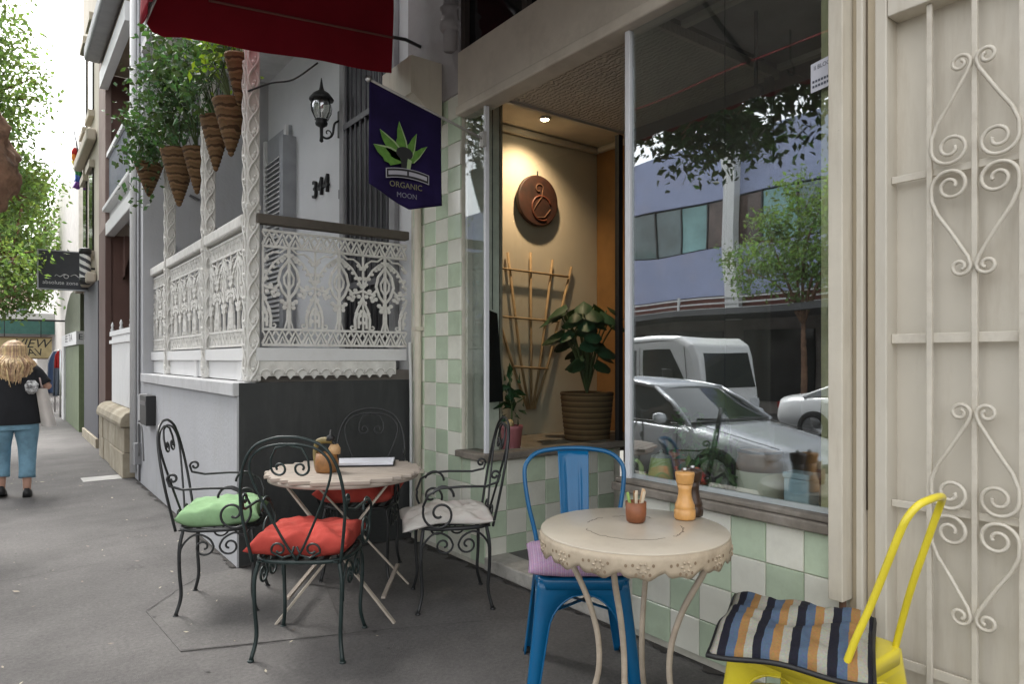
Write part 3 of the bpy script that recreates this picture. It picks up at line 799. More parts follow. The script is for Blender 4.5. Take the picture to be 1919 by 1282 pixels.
# cast iron lace: one module .36 wide, .74 high, in (u, v)
LW, LH = 0.36, 0.745
def lace_mesh():
    b = MB()
    T = lambda u, v, w=0.0: (u, w, v)
    def st(pts, r=0.0075):
        b.tube([T(u, v) for u, v in pts], r * 1.12, 4)
    def knob(u, v, r=0.013):
        r *= 1.2
        b.prism([(u + r * math.cos(k * PI / 3), v + r * math.sin(k * PI / 3)) for k in range(6)], lambda a, c, w: (a, w, c), -0.008, 0.008)
    h = LW / 2
    for v0 in (0.0, 0.635):
        for k in range(4):
            u = -h + k * LW / 4
            st([(u, v0 + 0.008), (u + LW / 8, v0 + 0.092), (u + LW / 4, v0 + 0.008)], 0.009)
            st([(u + 0.022, v0 + 0.004), (u + LW / 8, v0 + 0.052), (u + LW / 4 - 0.022, v0 + 0.004)], 0.008)
            st([(u, v0 + 0.095), (u + 0.02, v0 + 0.06)], 0.007)
            st([(u + LW / 4, v0 + 0.095), (u + LW / 4 - 0.02, v0 + 0.06)], 0.007)
        st([(-h, v0), (h, v0)], 0.010)
        st([(-h, v0 + 0.10), (h, v0 + 0.10)], 0.010)
    # posts on the module edges and the central stem
    st([(-h + 0.004, 0.1), (-h + 0.004, 0.64)], 0.008)
    st([(0, 0.1), (0, 0.63)], 0.011)
    st([(-0.03, 0.10), (-0.012, 0.16), (-0.010, 0.30)], 0.006)
    st([(0.03, 0.10), (0.012, 0.16), (0.010, 0.30)], 0.006)
    for s in (-1, 1):
        # spade round the stem
        st([(0, 0.30), (s * 0.045, 0.35), (s * 0.072, 0.42), (s * 0.055, 0.49), (0, 0.56)], 0.010)
        st([(0, 0.36), (s * 0.03, 0.40), (s * 0.035, 0.44), (0, 0.50)], 0.008)
        for (u, v) in ((0.028, 0.27), (0.048, 0.285), (0.075, 0.33), (0.092, 0.36), (0.03, 0.245), (0.02, 0.585), (0.035, 0.57), (0.05, 0.55)):
            knob(s * u, v)
        # branch to the edge
        st([(s * 0.06, 0.40), (s * 0.10, 0.365), (s * 0.14, 0.37), (s * h, 0.385)], 0.010)
        for (u, v) in ((0.11, 0.34), (0.125, 0.385), (0.15, 0.345), (0.10, 0.32)):
            knob(s * u, v)
        # cusped arch over the spade
        a = [(s * h * 0.97, 0.40), (s * 0.145, 0.47), (s * 0.10, 0.535), (s * 0.05, 0.575), (0, 0.60)]
        st(a, 0.008)
        for (u, v) in ((0.150, 0.43), (0.128, 0.47), (0.105, 0.505), (0.075, 0.535)):
            knob(s * u, v, 0.010)
        st([(s * 0.02, 0.63), (s * 0.06, 0.60), (s * 0.11, 0.60), (s * 0.15, 0.575), (s * 0.17, 0.54)], 0.007)
        # half pine on the edge
        st([(s * h, 0.34), (s * (h - 0.012), 0.30), (s * (h - 0.04), 0.25), (s * (h - 0.058), 0.18), (s * (h - 0.055), 0.11)], 0.010)
        st([(s * (h - 0.006), 0.25), (s * (h - 0.03), 0.20), (s * (h - 0.03), 0.12)], 0.010)
        b.tube([T(s * (h - 0.05) + s * p, q) for p, q in spiral(-0.028, 0.128, 0.022, 0.005, 20, -330, 10)], 0.007, 4)
        for (u, v) in ((h - 0.02, 0.30), (h - 0.045, 0.225), (h - 0.02, 0.16), (h - 0.02, 0.21), (h - 0.012, 0.42), (h - 0.02, 0.47), (h - 0.012, 0.54), (h - 0.03, 0.56)):
            knob(s * u, v, 0.012)
    return b
_l = lace_mesh().build('lace_source', M_LACE)
LACE = _l.data
bpy.data.objects.remove(_l)
bal = box('balustrade_base', M_WHITE, ter, 1.30, W - 0.02, TY0 + 0.012, TY0 + 0.05, 1.29, 1.372)
def lace_panel(x, y, z, rz, par, su=1.0):
    o = bpy.data.objects.new('lace_panel', LACE)
    o.location = (x, y, z); o.rotation_euler = (0, 0, rz); o.scale = (su, 1, 1)
    return link(o, par)
for k in range(3):
    lace_panel(1.34 + 0.345 * (k + 0.5), TY0 + 0.032, 1.392, 0, bal, 0.955)
MB().box(1.30, W - 0.0, TY0 + 0.0, TY0 + 0.07, 2.165, 2.228).build('handrail', mat('dark_rail', (0.10, 0.085, 0.07), rough=0.7, var=0.2), bal, bevel=0.008)
FX = 1.28
bf = box('balustrade_base', M_WHITE, ter, FX - 0.03, FX + 0.02, TY0 + 0.14, TY1 - 0.0, 1.29, 1.372)
nfr = 9
for k in range(nfr):
    st_ = (TY1 - TY0 - 0.16) / nfr
    lace_panel(FX, TY0 + 0.15 + st_ * (k + 0.5), 1.392, PI / 2, bf, st_ / LW)
MB().box(FX - 0.04, FX + 0.04, TY0 + 0.14, TY1 - 0.002, 2.155, 2.235).build('handrail', M_LACE, bf, bevel=0.012)
# friezes below the balustrades
fz = MB().box(FX - 0.005, FX + 0.02, TY0 + 0.14, TY1, 1.16, 1.288).build('frieze', M_WHITE, ter)
for y in (4.62, 5.9, 7.2):
    MB().box(FX - 0.02, FX - 0.006, y, y + 0.10, 1.156, 1.288).build('frieze_block', M_WHITE, fz)
fz2 = MB().box(1.32, W - 0.1, TY0 + 0.02, TY0 + 0.045, 1.19, 1.288).build('frieze', M_LACE, ter)
for k in range(12):
    u = 1.36 + k * 0.08
    MB().tube([(u + a, TY0 + 0.015, b) for a, b in arc(0.0, 1.20, 0.034, 0, 180, 8)], 0.006, 5).build('frieze_arch', M_LACE, fz2)
    MB().prism([(u - 0.018, 1.19), (u, 1.168), (u + 0.018, 1.19)], lambda a, b, w: (a, w, b), TY0 + 0.022, TY0 + 0.042).build('frieze_drop', M_LACE, fz2)
def column(x, y, ztop):
    c = MB().box(x - 0.041, x + 0.041, y - 0.041, y + 0.041, 1.153, ztop).build('verandah_column', M_LACE, ter, bevel=0.008)
    v = MB()
    n = int((ztop - 1.16) / 0.022)
    for face in range(2):
        for ph in (0, PI):
            pts = []
            for i in range(n + 1):
                z = 1.16 + (ztop - 1.16) * i / n
                a = 0.031 * math.sin(2 * PI * z / 0.30 + ph)
                d = 0.045 + 0.004 * math.cos(2 * PI * z / 0.30 + ph)
                pts.append((x + a, y - d, z) if face == 0 else (x - d, y + a, z))
            v.tube(pts, 0.0078, 6)
        k = 0
        z = 1.16 + 0.075
        while z < ztop - 0.05:
            p = (x, y - 0.042, z) if face == 0 else (x - 0.042, y, z)
            v.sphere(p, 0.016, 6)
            for dz in (-0.03, 0.03):
                q = (x + 0.012, y - 0.039, z + dz) if face == 0 else (x - 0.039, y - 0.012, z + dz)
                v.sphere(q, 0.010, 5)
            z += 0.15
    v.build('vine_relief', M_LACE, c)
    for z in (1.16, 2.25):
        MB().box(x - 0.046, x + 0.046, y - 0.046, y + 0.046, z, z + 0.03).build('column_collar', M_LACE, c, bevel=0.004)
column(1.285, TY0 + 0.065, 4.44)
column(1.285, 5.60, 4.44)
column(1.285, 7.08, 4.44)

# ============================================================ AWNING over the shop
aw = thing('red_awning', 'dark red canvas awning over the cafe front', 'awning', (1.4, 2.5, 3.1))
AX0, AX1, AY0, AY1 = 0.62, 2.372, 1.45, 4.145
def aw_z(x): return 3.37 + (x - AX0) / (AX1 - AX0) * 0.92
def aw_b(x): return 3.075 + (x - 0.65) * 0.10
endp = [(AX0 + 0.01, aw_z(AX0)), (AX0 + 0.0, 3.20), (AX0 + 0.012, 3.125), (AX0 + 0.045, 3.082), (AX0 + 0.10, 3.072)]
endp += [(x, aw_b(x) + 0.006 * math.sin(x * 9)) for x in np.linspace(AX0 + 0.2, 2.10, 12)]
endp += [(2.115, 3.6), (2.12, aw_z(2.12))]
MB().prism(endp, lambda u, v, w: (u, w, v), AY1, AY1 + 0.006).build('end_panel', M_RED, aw)
MB().prism(endp, lambda u, v, w: (u, w, v), AY0, AY0 + 0.006).build('end_panel', M_RED, aw)
MB().tube([(x, AY1 - 0.008, aw_b(x) + 0.235) for x in np.linspace(0.95, 2.11, 14)], 0.008, 6).build('hem_rod', mat('hem', (0.20, 0.07, 0.06), rough=0.8), aw)
MB().add([(AX0, AY0 + 0.007, aw_z(AX0)), (AX1, AY0 + 0.007, aw_z(AX1)), (AX1, AY1 - 0.001, aw_z(AX1)), (AX0, AY1 - 0.001, aw_z(AX0)),
          (AX0, AY0 + 0.007, aw_z(AX0) + 0.006), (AX1, AY0 + 0.007, aw_z(AX1) + 0.006), (AX1, AY1 - 0.001, aw_z(AX1) + 0.006), (AX0, AY1 - 0.001, aw_z(AX0) + 0.006)],
         [(0, 3, 2, 1), (4, 5, 6, 7), (0, 1, 5, 4), (1, 2, 6, 5), (2, 3, 7, 6), (3, 0, 4, 7)]).build('canopy', M_RED, aw)
MB().add([(AX0 + 0.02, AY0 + 0.02, aw_z(AX0) - 0.006), (AX1, AY0 + 0.02, aw_z(AX1) - 0.016), (AX1, AY1 - 0.02, aw_z(AX1) - 0.016), (AX0 + 0.02, AY1 - 0.02, aw_z(AX0) - 0.006)], [(0, 1, 2, 3)]).build('added_lining', mat('added_lining_grey', (0.34, 0.315, 0.30), rough=0.9, var=0.15), aw, solid=0.004)  # lining added to grey the awning's reflection, paled to bounce light
def vf(u, v):
    y = AY0 + 0.01 + u * (AY1 - AY0 - 0.02)
    return (AX0 - 0.006 - 0.012 * abs(math.sin(u * 30)) * v, y, aw_z(AX0) - v * (0.27 + 0.02 * math.sin(u * 60)))
MB().grid(vf, 120, 4).build('front_valance', M_RED, aw, solid=0.005)
MB().box(AX0 + 0.004, AX0 + 0.008, AY0 + 0.02, AY1 - 0.02, 3.10, aw_z(AX0) - 0.012).build('added_valance_lining', MATS['added_lining_grey'], aw)  # sheet added so the reflected valance shows grey instead of red
for y in (AY0 + 0.05, 2.80, AY1 - 0.06):
    MB().tube([(AX0 + 0.02, y, aw_z(AX0) - 0.02), (AX1, y, aw_z(AX1) - 0.02)], 0.016, 8).build('support_arm', M_BLACKIRON, aw)
MB().tube([(2.05, AY1 + 0.03, 3.47), (2.22, AY1 + 0.03, 3.49), (W + 0.05, AY1 + 0.1, 3.50)], 0.012, 8).build('support_arm', M_BLACKIRON, aw)
MB().tube([(0.95, 2.3, 3.1), (0.95, 2.3, 3.3)], 0.006, 6).build('hook_stem', M_BLACKIRON, aw)
MB().tube([(0.95 + a, 2.3, 3.06 + b) for a, b in arc(0, 0, 0.04, 90, 330, 10)], 0.006, 6).build('hook', M_BLACKIRON, aw)

# ============================================================ BANNER on its pole
bn = thing('purple_banner', 'dark purple pentagon banner with green leaf emblem hanging from an angled pole', 'banner', (2.37, 3.43, 2.63))
BNY = 3.42
MB().tube([(W - 0.03, BNY, 2.635), (1.60, BNY, 2.815)], 0.008, 8).build('pole', mat('pole_grey', (0.45, 0.44, 0.42), rough=0.45), bn)
MB().sphere((1.595, BNY, 2.816), 0.017, 10).build('finial', M_STEEL, bn)
MB().box(W - 0.05, W - 0.026, BNY - 0.02, BNY + 0.02, 2.59, 2.68).build('wall_plate', mat('pole_grey', (0.45, 0.44, 0.42)), bn)
M_PURP = mat('purple_cloth', (0.014, 0.008, 0.048), rough=0.85, var=0.25, scale=5, bump=0.2, bscale=9, spec=0.2)
def top_z(x): return 2.815 - (x - 1.60) * (0.18 / 0.754) - 0.005
def bot_z(x):
    if x < 1.84: return 2.255 - (x - 1.60) / 0.24 * 0.115
    return 2.14 + (x - 1.84) / 0.21 * 0.05
def bf_(u, v):
    x = 1.60 + u * 0.45
    z = top_z(x) + (bot_z(x) - top_z(x)) * v
    return (x, BNY + 0.012 * math.sin(u * 5.0 + 0.6) * v + 0.006 * math.sin(u * 13 + v * 3) * v, z)
MB().grid(bf_, 40, 24).build('cloth', M_PURP, bn, solid=0.003)
bpl = lambda u, v, w: (1.82 + u, BNY - 0.022 - w, 2.40 + v)
M_LEAFG = mat('emblem_green', (0.10, 0.235, 0.035), rough=0.7, var=0.25, scale=30)
M_LEAFL = mat('emblem_light', (0.32, 0.42, 0.22), rough=0.7)
for (ang, ln, wd) in ((156, 0.205, 0.098), (131, 0.228, 0.082), (98, 0.24, 0.070), (68, 0.205, 0.056), (42, 0.195, 0.050)):
    ca, sa = math.cos(R(ang)), math.sin(R(ang))
    poly = [(0.02, 0), (ln * 0.35, wd * 0.5), (ln * 0.42, wd * 0.42), (ln * 0.55, wd * 0.48), (ln * 0.62, wd * 0.34), (ln * 0.8, wd * 0.26), (ln, 0), (ln * 0.8, -wd * 0.22), (ln * 0.55, -wd * 0.45), (ln * 0.3, -wd * 0.5)]
    MB().prism([(a * ca - b * sa - 0.02, a * sa + b * ca - 0.02) for a, b in poly], bpl, 0.0, 0.0012).build('emblem_leaf', M_LEAFG, bn)
    ed = [(ln * 0.3, -wd * 0.5), (ln * 0.55, -wd * 0.45), (ln * 0.8, -wd * 0.22), (ln, 0), (ln * 0.8, -wd * 0.14), (ln * 0.55, -wd * 0.34), (ln * 0.3, -wd * 0.40)]
    MB().prism([(a * ca - b * sa - 0.02, a * sa + b * ca - 0.02) for a, b in ed], bpl, 0.0014, 0.0022).build('emblem_edge', M_LEAFL, bn)
MB().prism([(-0.02 + 0.052 * math.cos(t), 0.045 + 0.036 * math.sin(t)) for t in np.linspace(0, 2 * PI, 18)[:-1]], bpl, 0.0024, 0.0030).build('emblem_figure', M_BLACK, bn)
MB().prism([(-0.045, 0.03), (0.0, 0.03), (-0.012, -0.045), (-0.04, -0.045)], bpl, 0.0032, 0.0036).build('emblem_figure', M_BLACK, bn)
MB().prism([(0.0, 0.02), (0.025, 0.01), (0.015, -0.04), (-0.008, -0.04)], bpl, 0.0032, 0.0036).build('emblem_figure', M_LEAFL, bn)
M_PALE = mat('banner_pale', (0.42, 0.41, 0.46), rough=0.8)
def ribbon(u0, u1, v0, v1, m, w):
    top = [(u, v1 - 6.0 * u * u * 0.15) for u in np.linspace(u0, u1, 9)]
    bot = [(u, v0 - 6.0 * u * u * 0.15) for u in np.linspace(u1, u0, 9)]
    MB().prism(top + bot, bpl, w, w + 0.0006).build('ribbon', m, bn)
ribbon(-0.135, 0.135, -0.092, -0.038, M_PALE, 0.0038)
ribbon(-0.130, 0.130, -0.088, -0.042, M_BLACK, 0.0046)
ribbon(-0.120, -0.006, -0.076, -0.054, M_PALE, 0.0054)
ribbon(0.006, 0.120, -0.076, -0.054, M_PALE, 0.0054)
text_part('lettering', 'ORGANIC', 0.045, mat('banner_gold', (0.20, 0.19, 0.10), rough=0.8), bn, lambda u, v, w: bpl(u - 0.01, v - 0.135, 0.002 + w), extrude=0.0004)
text_part('lettering', 'MOON', 0.040, mat('banner_grey', (0.20, 0.20, 0.24), rough=0.8), bn, lambda u, v, w: bpl(u - 0.005, v - 0.19, 0.002 + w), extrude=0.0004)

# ============================================================ LANTERN on the terrace wall
LNY = 5.83
lan = thing('wall_lantern', 'black carriage lantern with clear glass on the white terrace wall', 'lantern', (HX, LNY, 3.4))
lx = 2.27
MB().lathe([(0.006, 0.0), (0.018, 0.01), (0.014, 0.05), (0.016, 0.13), (0.05, 0.15), (0.055, 0.17), (0.045, 0.19), (0.06, 0.20)], 14, (lx, LNY, 3.215)).build('stem', M_BLACKIRON, lan)
MB().lathe([(0.105, 0.0), (0.108, 0.012), (0.07, 0.06), (0.025, 0.09), (0.016, 0.12), (0.012, 0.15), (0.003, 0.20)], 14, (lx, LNY, 3.585)).build('roof_cap', M_BLACKIRON, lan)
MB().lathe([(0.055, 0.0), (0.085, 0.06), (0.092, 0.11), (0.075, 0.165)], 12, (lx, LNY, 3.42), smooth=True, cap=False).build('glass_globe', glass_mat('lantern_glass', base=0.25, tint=(0.9, 0.9, 0.86)), lan)
cg = MB()
for k in range(6):
    t = 2 * PI * k / 6
    cg.tube([(lx + r * math.cos(t), LNY + r * math.sin(t), 3.42 + z) for r, z in ((0.057, 0), (0.088, 0.06), (0.095, 0.11), (0.078, 0.168))], 0.005, 5)
cg.build('cage', M_BLACKIRON, lan)
MB().tube(smooth_path([(lx, LNY, 3.27), (lx + 0.05, LNY, 3.26), (lx + 0.10, LNY, 3.30), (lx + 0.12, LNY, 3.40), (HX - 0.02, LNY, 3.44)], 6), 0.010, 8).build('arm', M_BLACKIRON, lan)
MB().tube([(lx + 0.06 + a, LNY, 3.31 + b) for a, b in spiral(0, 0, 0.035, 0.01, -60, 240, 12)], 0.006, 6).build('arm_scroll', M_BLACKIRON, lan)
MB().box(HX - 0.022, HX - 0.001, LNY - 0.03, LNY + 0.03, 3.29, 3.53).build('wall_plate', M_BLACKIRON, lan, bevel=0.006)
cab = MB().tube(smooth_path([(1.25, 4.44, 2.99), (1.38, 4.40, 3.06), (1.50, 4.33, 3.09), (1.62, 4.22, 3.19)], 5), 0.006, 6).build('cable', M_BLACK)
tag(cab, 'thin black cable strung from the lace column up to the awning', 'cable')

# ============================================================ HANGING BASKETS
M_WICK = stripe_mat('wicker', [(0.13, 0.075, 0.036), (0.19, 0.115, 0.06), (0.065, 0.038, 0.02), (0.15, 0.09, 0.045)], 15, 2, amp=0.8)
M_FOL = leaf_mat('basket_leaf', (0.062, 0.125, 0.05), island=0.55, trans=0.28)
M_FOLY = leaf_mat('lime_leaf', (0.24, 0.38, 0.05), island=0.3, trans=0.35)
def hanging_basket(x, y, ztop, r, h, label, nleaf, fol_c, fol_s, m=None, fruit=False):
    t = thing('hanging_basket', label, 'hanging plant', (x, y, ztop - h), group='cone baskets hung along the verandah')
    prof = []
    n = int(h / 0.014)
    for i in range(n + 1):
        f = i / n
        rr = r * 1.12 * (0.06 + 0.94 * f ** 0.85) + (0.006 if i % 2 else 0)
        prof.append((rr, -h + h * f))
    prof.append((r * 0.9, -0.005)); prof.append((r * 0.82, -0.03))
    q_ = rng.uniform(0.88, 1.12)
    MB().lathe(prof, 22, (x, y, ztop), sx=q_, sy=2 - q_).build('cone', M_WICK, t)
    wr = MB()
    for k in range(3):
        a = 2 * PI * k / 3 + 0.4
        wr.tube([(x + r * math.cos(a), y + r * math.sin(a), ztop), (x, y, ztop + 0.45)], 0.003, 4)
    wr.tube([(x, y, ztop + 0.45), (x, y, 4.45)], 0.004, 5)
    wr.build('hanging_wire', M_BLACKIRON, t)
    if fol_s is not None and nleaf:
        pts = []
        ncl = max(6, nleaf // 45)
        for c in range(ncl):
            cc = np.array(fol_c) + nrg.normal(size=3) * np.array(fol_s) * 0.62
            pts.append(cc + nrg.normal(size=(nleaf // ncl, 3)) * 0.075)
        pts = np.concatenate(pts)
        pts = pts[pts[:, 2] < 4.3]
        leaves_obj('foliage', pts, 0.054, m or M_FOL, t, aspect=0.62, droop=0.5)
        stm = MB()
        for c in range(16):
            e = np.array(fol_c) + nrg.normal(size=3) * np.array(fol_s) * 0.6
            p0 = Vector((x, y, ztop)); p1 = Vector(e); md = (p0 + p1) / 2 + Vector((0, 0, 0.12))
            stm.tube(smooth_path([p0, md, p1], 4), 0.004, 4)
        stm.build('stems', mat('stem_green', (0.07, 0.10, 0.03), rough=0.7), t)
    return t
hanging_basket(1.22, 4.72, 3.00, 0.105, 0.36, 'cone basket nearest the corner column, tallest in view with dark bands', 340, (1.16, 5.05, 3.32), (0.10, 0.30, 0.17))
hanging_basket(1.24, 5.20, 3.03, 0.10, 0.38, 'cone basket tucked just behind the banded one by the middle column', 700, (1.15, 5.60, 3.50), (0.12, 0.36, 0.26))
hanging_basket(1.23, 4.56, 3.25, 0.075, 0.32, 'small cone basket hung highest under the awning edge with lime leaves', 300, (1.22, 4.78, 3.42), (0.08, 0.20, 0.12), M_FOLY)
hanging_basket(1.18, 6.15, 3.02, 0.125, 0.46, 'long pointed cone basket lowest of the row by the far column', 1000, (1.10, 6.45, 3.55), (0.14, 0.38, 0.32))
hanging_basket(1.26, 5.88, 2.98, 0.095, 0.36, 'shadowed cone basket right beside the long pointed one', 500, (1.14, 6.05, 3.55), (0.12, 0.36, 0.30))
hanging_basket(1.10, 7.05, 3.10, 0.11, 0.30, 'leafy hanging basket spilling left over the white party wall', 700, (1.06, 6.95, 3.28), (0.11, 0.34, 0.24))

# ============================================================ WROUGHT IRON CHAIRS
SEAT = 0.43
def iron_chair(label, loc, facing, m, group='wrought iron armchairs round the slatted table'):
    """local: front is +y"""
    t = thing('iron_armchair', label, 'chair', (0, 0, 0), 0, group)
    B = lambda mb, name: mb.build(name, m, t, local=True)
    # seat ring, rounded square, with a mesh of strips
    ring = []
    for k in range(40):
        a = 2 * PI * k / 40
        c, s = math.cos(a), math.sin(a)
        e = 0.62
        ring.append((0.205 * math.copysign(abs(c) ** e, c), 0.195 * math.copysign(abs(s) ** e, s), SEAT))
    B(MB().tube(ring, 0.010, 6, closed=True), 'seat_ring')
    sl = MB()
    for k in range(7):
        x = -0.165 + k * 0.055
        sl.box(x - 0.011, x + 0.011, -0.185, 0.185, SEAT - 0.004, SEAT + 0.002)
    B(sl, 'seat_strips')
    def bk(u, z):
        """point of the back plane: leans backwards with height"""
        return (u, -0.195 - 0.10 * max(0, z - SEAT) / 0.54, z)
    out = [(-0.19, SEAT), (-0.208, 0.55), (-0.220, 0.66), (-0.215, 0.77), (-0.19, 0.87), (-0.14, 0.94), (-0.06, 0.972), (0, 0.977)]
    out = out + [(-u, z) for u, z in out[-2::-1]]
    B(MB().tube(smooth_path([bk(u, z) for u, z in out], 5), 0.0072, 7), 'back_hoop')
    inn = [(0.0, SEAT + 0.01), (-0.045, 0.52), (-0.11, 0.66), (-0.165, 0.80), (-0.165, 0.875), (-0.12, 0.925), (-0.05, 0.945), (0, 0.947)]
    inn = inn + [(-u, z) for u, z in inn[-2::-1]]
    B(MB().tube(smooth_path([bk(u, z) for u, z in inn], 5), 0.0058, 6), 'back_loop')
    for s in (-1, 1):
        sp = [(0.0, 0.945), (0.055, 0.93), (0.078, 0.885)] + spiral(0.045, 0.845, 0.036, 0.010, 20, -400, 22)
        B(MB().tube([bk(s * u, z) for u, z in sp], 0.0052, 6), 'back_scroll')
        sp = spiral(0.072, 0.487, 0.012, 0.034, 330, -20, 16) + [(0.06, 0.450), (0.02, 0.462), (0.006, 0.50)]
        B(MB().tube([bk(s * u, z) for u, z in sp], 0.0052, 6), 'back_scroll')
        # armrest: curl at the back, sweep forward, big spiral down on the seat edge
        ar = [(-0.215 - (0.70 - 0.0) * 0 + a, b) for a, b in spiral(-0.0, 0.0, 0.008, 0.026, 300, -40, 12)]
        p = [(s * 0.222, -0.222 + 0.022 + a, 0.70 + b) for a, b in spiral(0.0, 0.0, 0.008, 0.026, -190, 180, 16)]
        p += [(s * 0.223, -0.215, 0.665), (s * 0.240, -0.15, 0.648), (s * 0.245, -0.02, 0.652), (s * 0.246, 0.08, 0.648), (s * 0.242, 0.145, 0.615), (s * 0.232, 0.170, 0.555)]
        q = spiral(0.085, 0.515, 0.088, 0.014, 20, -480, 34)
        p += [(s * 0.228, u, z) for u, z in q]
        B(MB().tube(p, 0.0065, 7), 'armrest')
        p = [(s * 0.236, 0.02 + u, 0.60 + z) for u, z in arc(0.05, -0.0, 0.055, 180, 20, 10)]
        B(MB().tube(p, 0.0065, 6), 'arm_brace')
        # scrolls under the seat, side and front
        for f in (-1, 1):
            q = arc(0.085 * f + (0.06 * f), 0.335, 0.075, 170 if f < 0 else 10, 90, 8)
            q = [(f * 0.175, 0.26), (f * 0.17, 0.34), (f * 0.13, 0.395), (f * 0.085, 0.41), (f * 0.035, 0.385), (f * 0.012, 0.345)] + [(f * (0.062 - a), 0.345 + b) for a, b in spiral(0, 0, 0.048, 0.010, 0, -440, 26)]
            B(MB().tube(smooth_path([(s * 0.195, u, z) for u, z in q[:6]], 4)[:-1] + [Vector((s * 0.195, u, z)) for u, z in q[6:]], 0.0055, 6), 'under_scroll')
        for (ly, bulge) in ((-0.165, -1), (0.165, 1)):
            lg = [(s * 0.175, ly, SEAT - 0.005), (s * 0.190, ly + bulge * 0.012, 0.34), (s * 0.188, ly + bulge * 0.012, 0.22), (s * 0.183, ly + bulge * 0.006, 0.10), (s * 0.198, ly + bulge * 0.028, 0.006)]
            B(MB().tube(smooth_path(lg, 5), [0.0092] * 20 + [0.010], 7), 'leg')
            B(MB().lathe([(0.013, 0), (0.015, 0.004), (0.012, 0.010)], 10, (s * 0.198, ly + bulge * 0.028, 0.0)), 'foot')
    t.location = loc
    t.rotation_euler = (0, 0, math.atan2(-facing[0], facing[1]))
    return t
def fbm(x, y, seed):
    return (math.sin(x * 2.1 + seed) * math.cos(y * 1.7 + seed * 1.3) + 0.6 * math.sin(x * 4.3 + y * 2.9 + seed * 2.1) + 0.35 * math.sin(x * 8.1 - y * 6.3 + seed))
def pillow(name, label, loc, facing, w, d, h, m, seed, group=None, point=0.05, droop=None, wr=0.008, base_flat=True, tilt=(0, 0)):
    """a stuffed cushion: pinched edge, plump centre, wrinkles running in from the corners"""
    n = 30
    b = MB()
    def shape(i, j, side):
        u, v = i * 2 - 1, j * 2 - 1
        r = max(abs(u), abs(v))
        k = 1 - point * (1 - (u * v) ** 2) * (r ** 6)
        x, y = u * w / 2 * k, v * d / 2 * k
        e = max(0.0, (1 - u ** 4) * (1 - v ** 4)) ** 0.45
        z = side * h / 2 * e * (0.85 if side < 0 and base_flat else 1.0)
        z += wr * fbm(u * 2.2, v * 2.2, seed) * e * (1 if side > 0 else 0.3)
        z += wr * 0.9 * math.sin(9 * math.atan2(v, u + 0.01) + seed * 3) * min(1, r * 1.2) ** 2 * e ** 0.5 * (1 if side > 0 else 0.2)
        z -= wr * 1.6 * math.exp(-((u * 0.8 + v * 0.5 + 0.1 * math.sin(seed + v * 3)) / 0.10) ** 2) * e * (1 if side > 0 else 0)
        edge = 1 - e
        z += wr * 1.2 * math.sin(u * 5 + seed) * edge * math.cos(v * 4 + seed)
        if droop:
            z -= droop(u, v)
        return (x, y, z)
    b.grid(lambda i, j: shape(i, j, 1), n, n)
    b.grid(lambda i, j: shape(i, j, -1), n, n)
    o = b.build(name, m)
    me = o.data
    bm = bmesh.new(); bm.from_mesh(me)
    bmesh.ops.remove_doubles(bm, verts=bm.verts, dist=1e-4)
    bmesh.ops.recalc_face_normals(bm, faces=bm.faces)
    bm.to_mesh(me); bm.free()
    o.location = loc
    o.rotation_euler = (tilt[0], tilt[1], math.atan2(-facing[0], facing[1]))
    tag(o, label, 'cushion', group)
    seam = []
    for k in range(80):
        q = k / 20
        i, j = (q, 0) if q < 1 else ((1, q - 1) if q < 2 else ((3 - q, 1) if q < 3 else (0, 4 - q)))
        seam.append(shape(i, j, 1))
    return o, seam
def norm2(x, y):
    l = math.hypot(x, y); return (x / l, y / l)
FG, FR, FW_, FB = norm2(0.9, -0.42), norm2(0.62, 0.78), norm2(-0.90, 0.42), norm2(-0.6, -0.8)
iron_chair('black wrought iron armchair under the green cushion by the grey wall', (0.965, 3.86, 0.0), FG, M_BLACKIRON)
iron_chair('dark green wrought iron armchair nearest the camera under a red cushion', (1.135, 3.04, 0.0), FR, M_GREENIRON)
iron_chair('black wrought iron armchair with white pad beside the checkered pier', (1.955, 3.155, 0.0), FW_, M_BLACKIRON)
iron_chair('black wrought iron armchair behind the slatted table against the charcoal wall', (1.765, 3.875, 0.0), FB, M_BLACKIRON)
M_CGREEN = mat('green_cloth', (0.25, 0.40, 0.215), rough=0.95, var=0.12, scale=9, bump=0.55, bscale=13, stain=(0.33, 0.46, 0.30), stain_scale=7, stain_amt=0.5, spec=0.15)
M_CRED = mat('red_cloth', (0.40, 0.058, 0.045), rough=0.95, var=0.15, scale=7, bump=0.6, bscale=13, stain=(0.47, 0.12, 0.09), stain_scale=7, stain_amt=0.5, spec=0.15)
M_CWHITE = mat('white_cloth', (0.58, 0.55, 0.51), rough=0.9, var=0.1, scale=6, bump=0.5, bscale=14, spec=0.15, stain=(0.45, 0.28, 0.27), stain_scale=6, stain_amt=0.4)
pillow('seat_cushion', 'plump pale green cushion on the chair by the grey wall', (0.965, 3.86, 0.485), FG, 0.40, 0.42, 0.13, M_CGREEN, 1.2, point=0.16, wr=0.007)
pillow('seat_cushion', 'bright red cushion with pinched corners on the nearest iron chair', (1.135, 3.05, 0.487), FR, 0.45, 0.42, 0.125, M_CRED, 3.4, point=0.12, wr=0.010)
pillow('seat_cushion', 'red cushion seen under the slatted table top on the rear chair', (1.725, 3.80, 0.530), FB, 0.46, 0.46, 0.15, M_CRED, 5.1, point=0.10, wr=0.010)
pillow('seat_pad', 'off white folded pad sagging over the chair seat beside the checkered pier', (1.925, 3.165, 0.472), FW_, 0.40, 0.48, 0.055, M_CWHITE, 2.2, point=0.03, wr=0.012,
       droop=lambda u, v: 0.05 * max(0, v - 0.25) ** 1.5 + 0.03 * max(0, -u - 0.55))

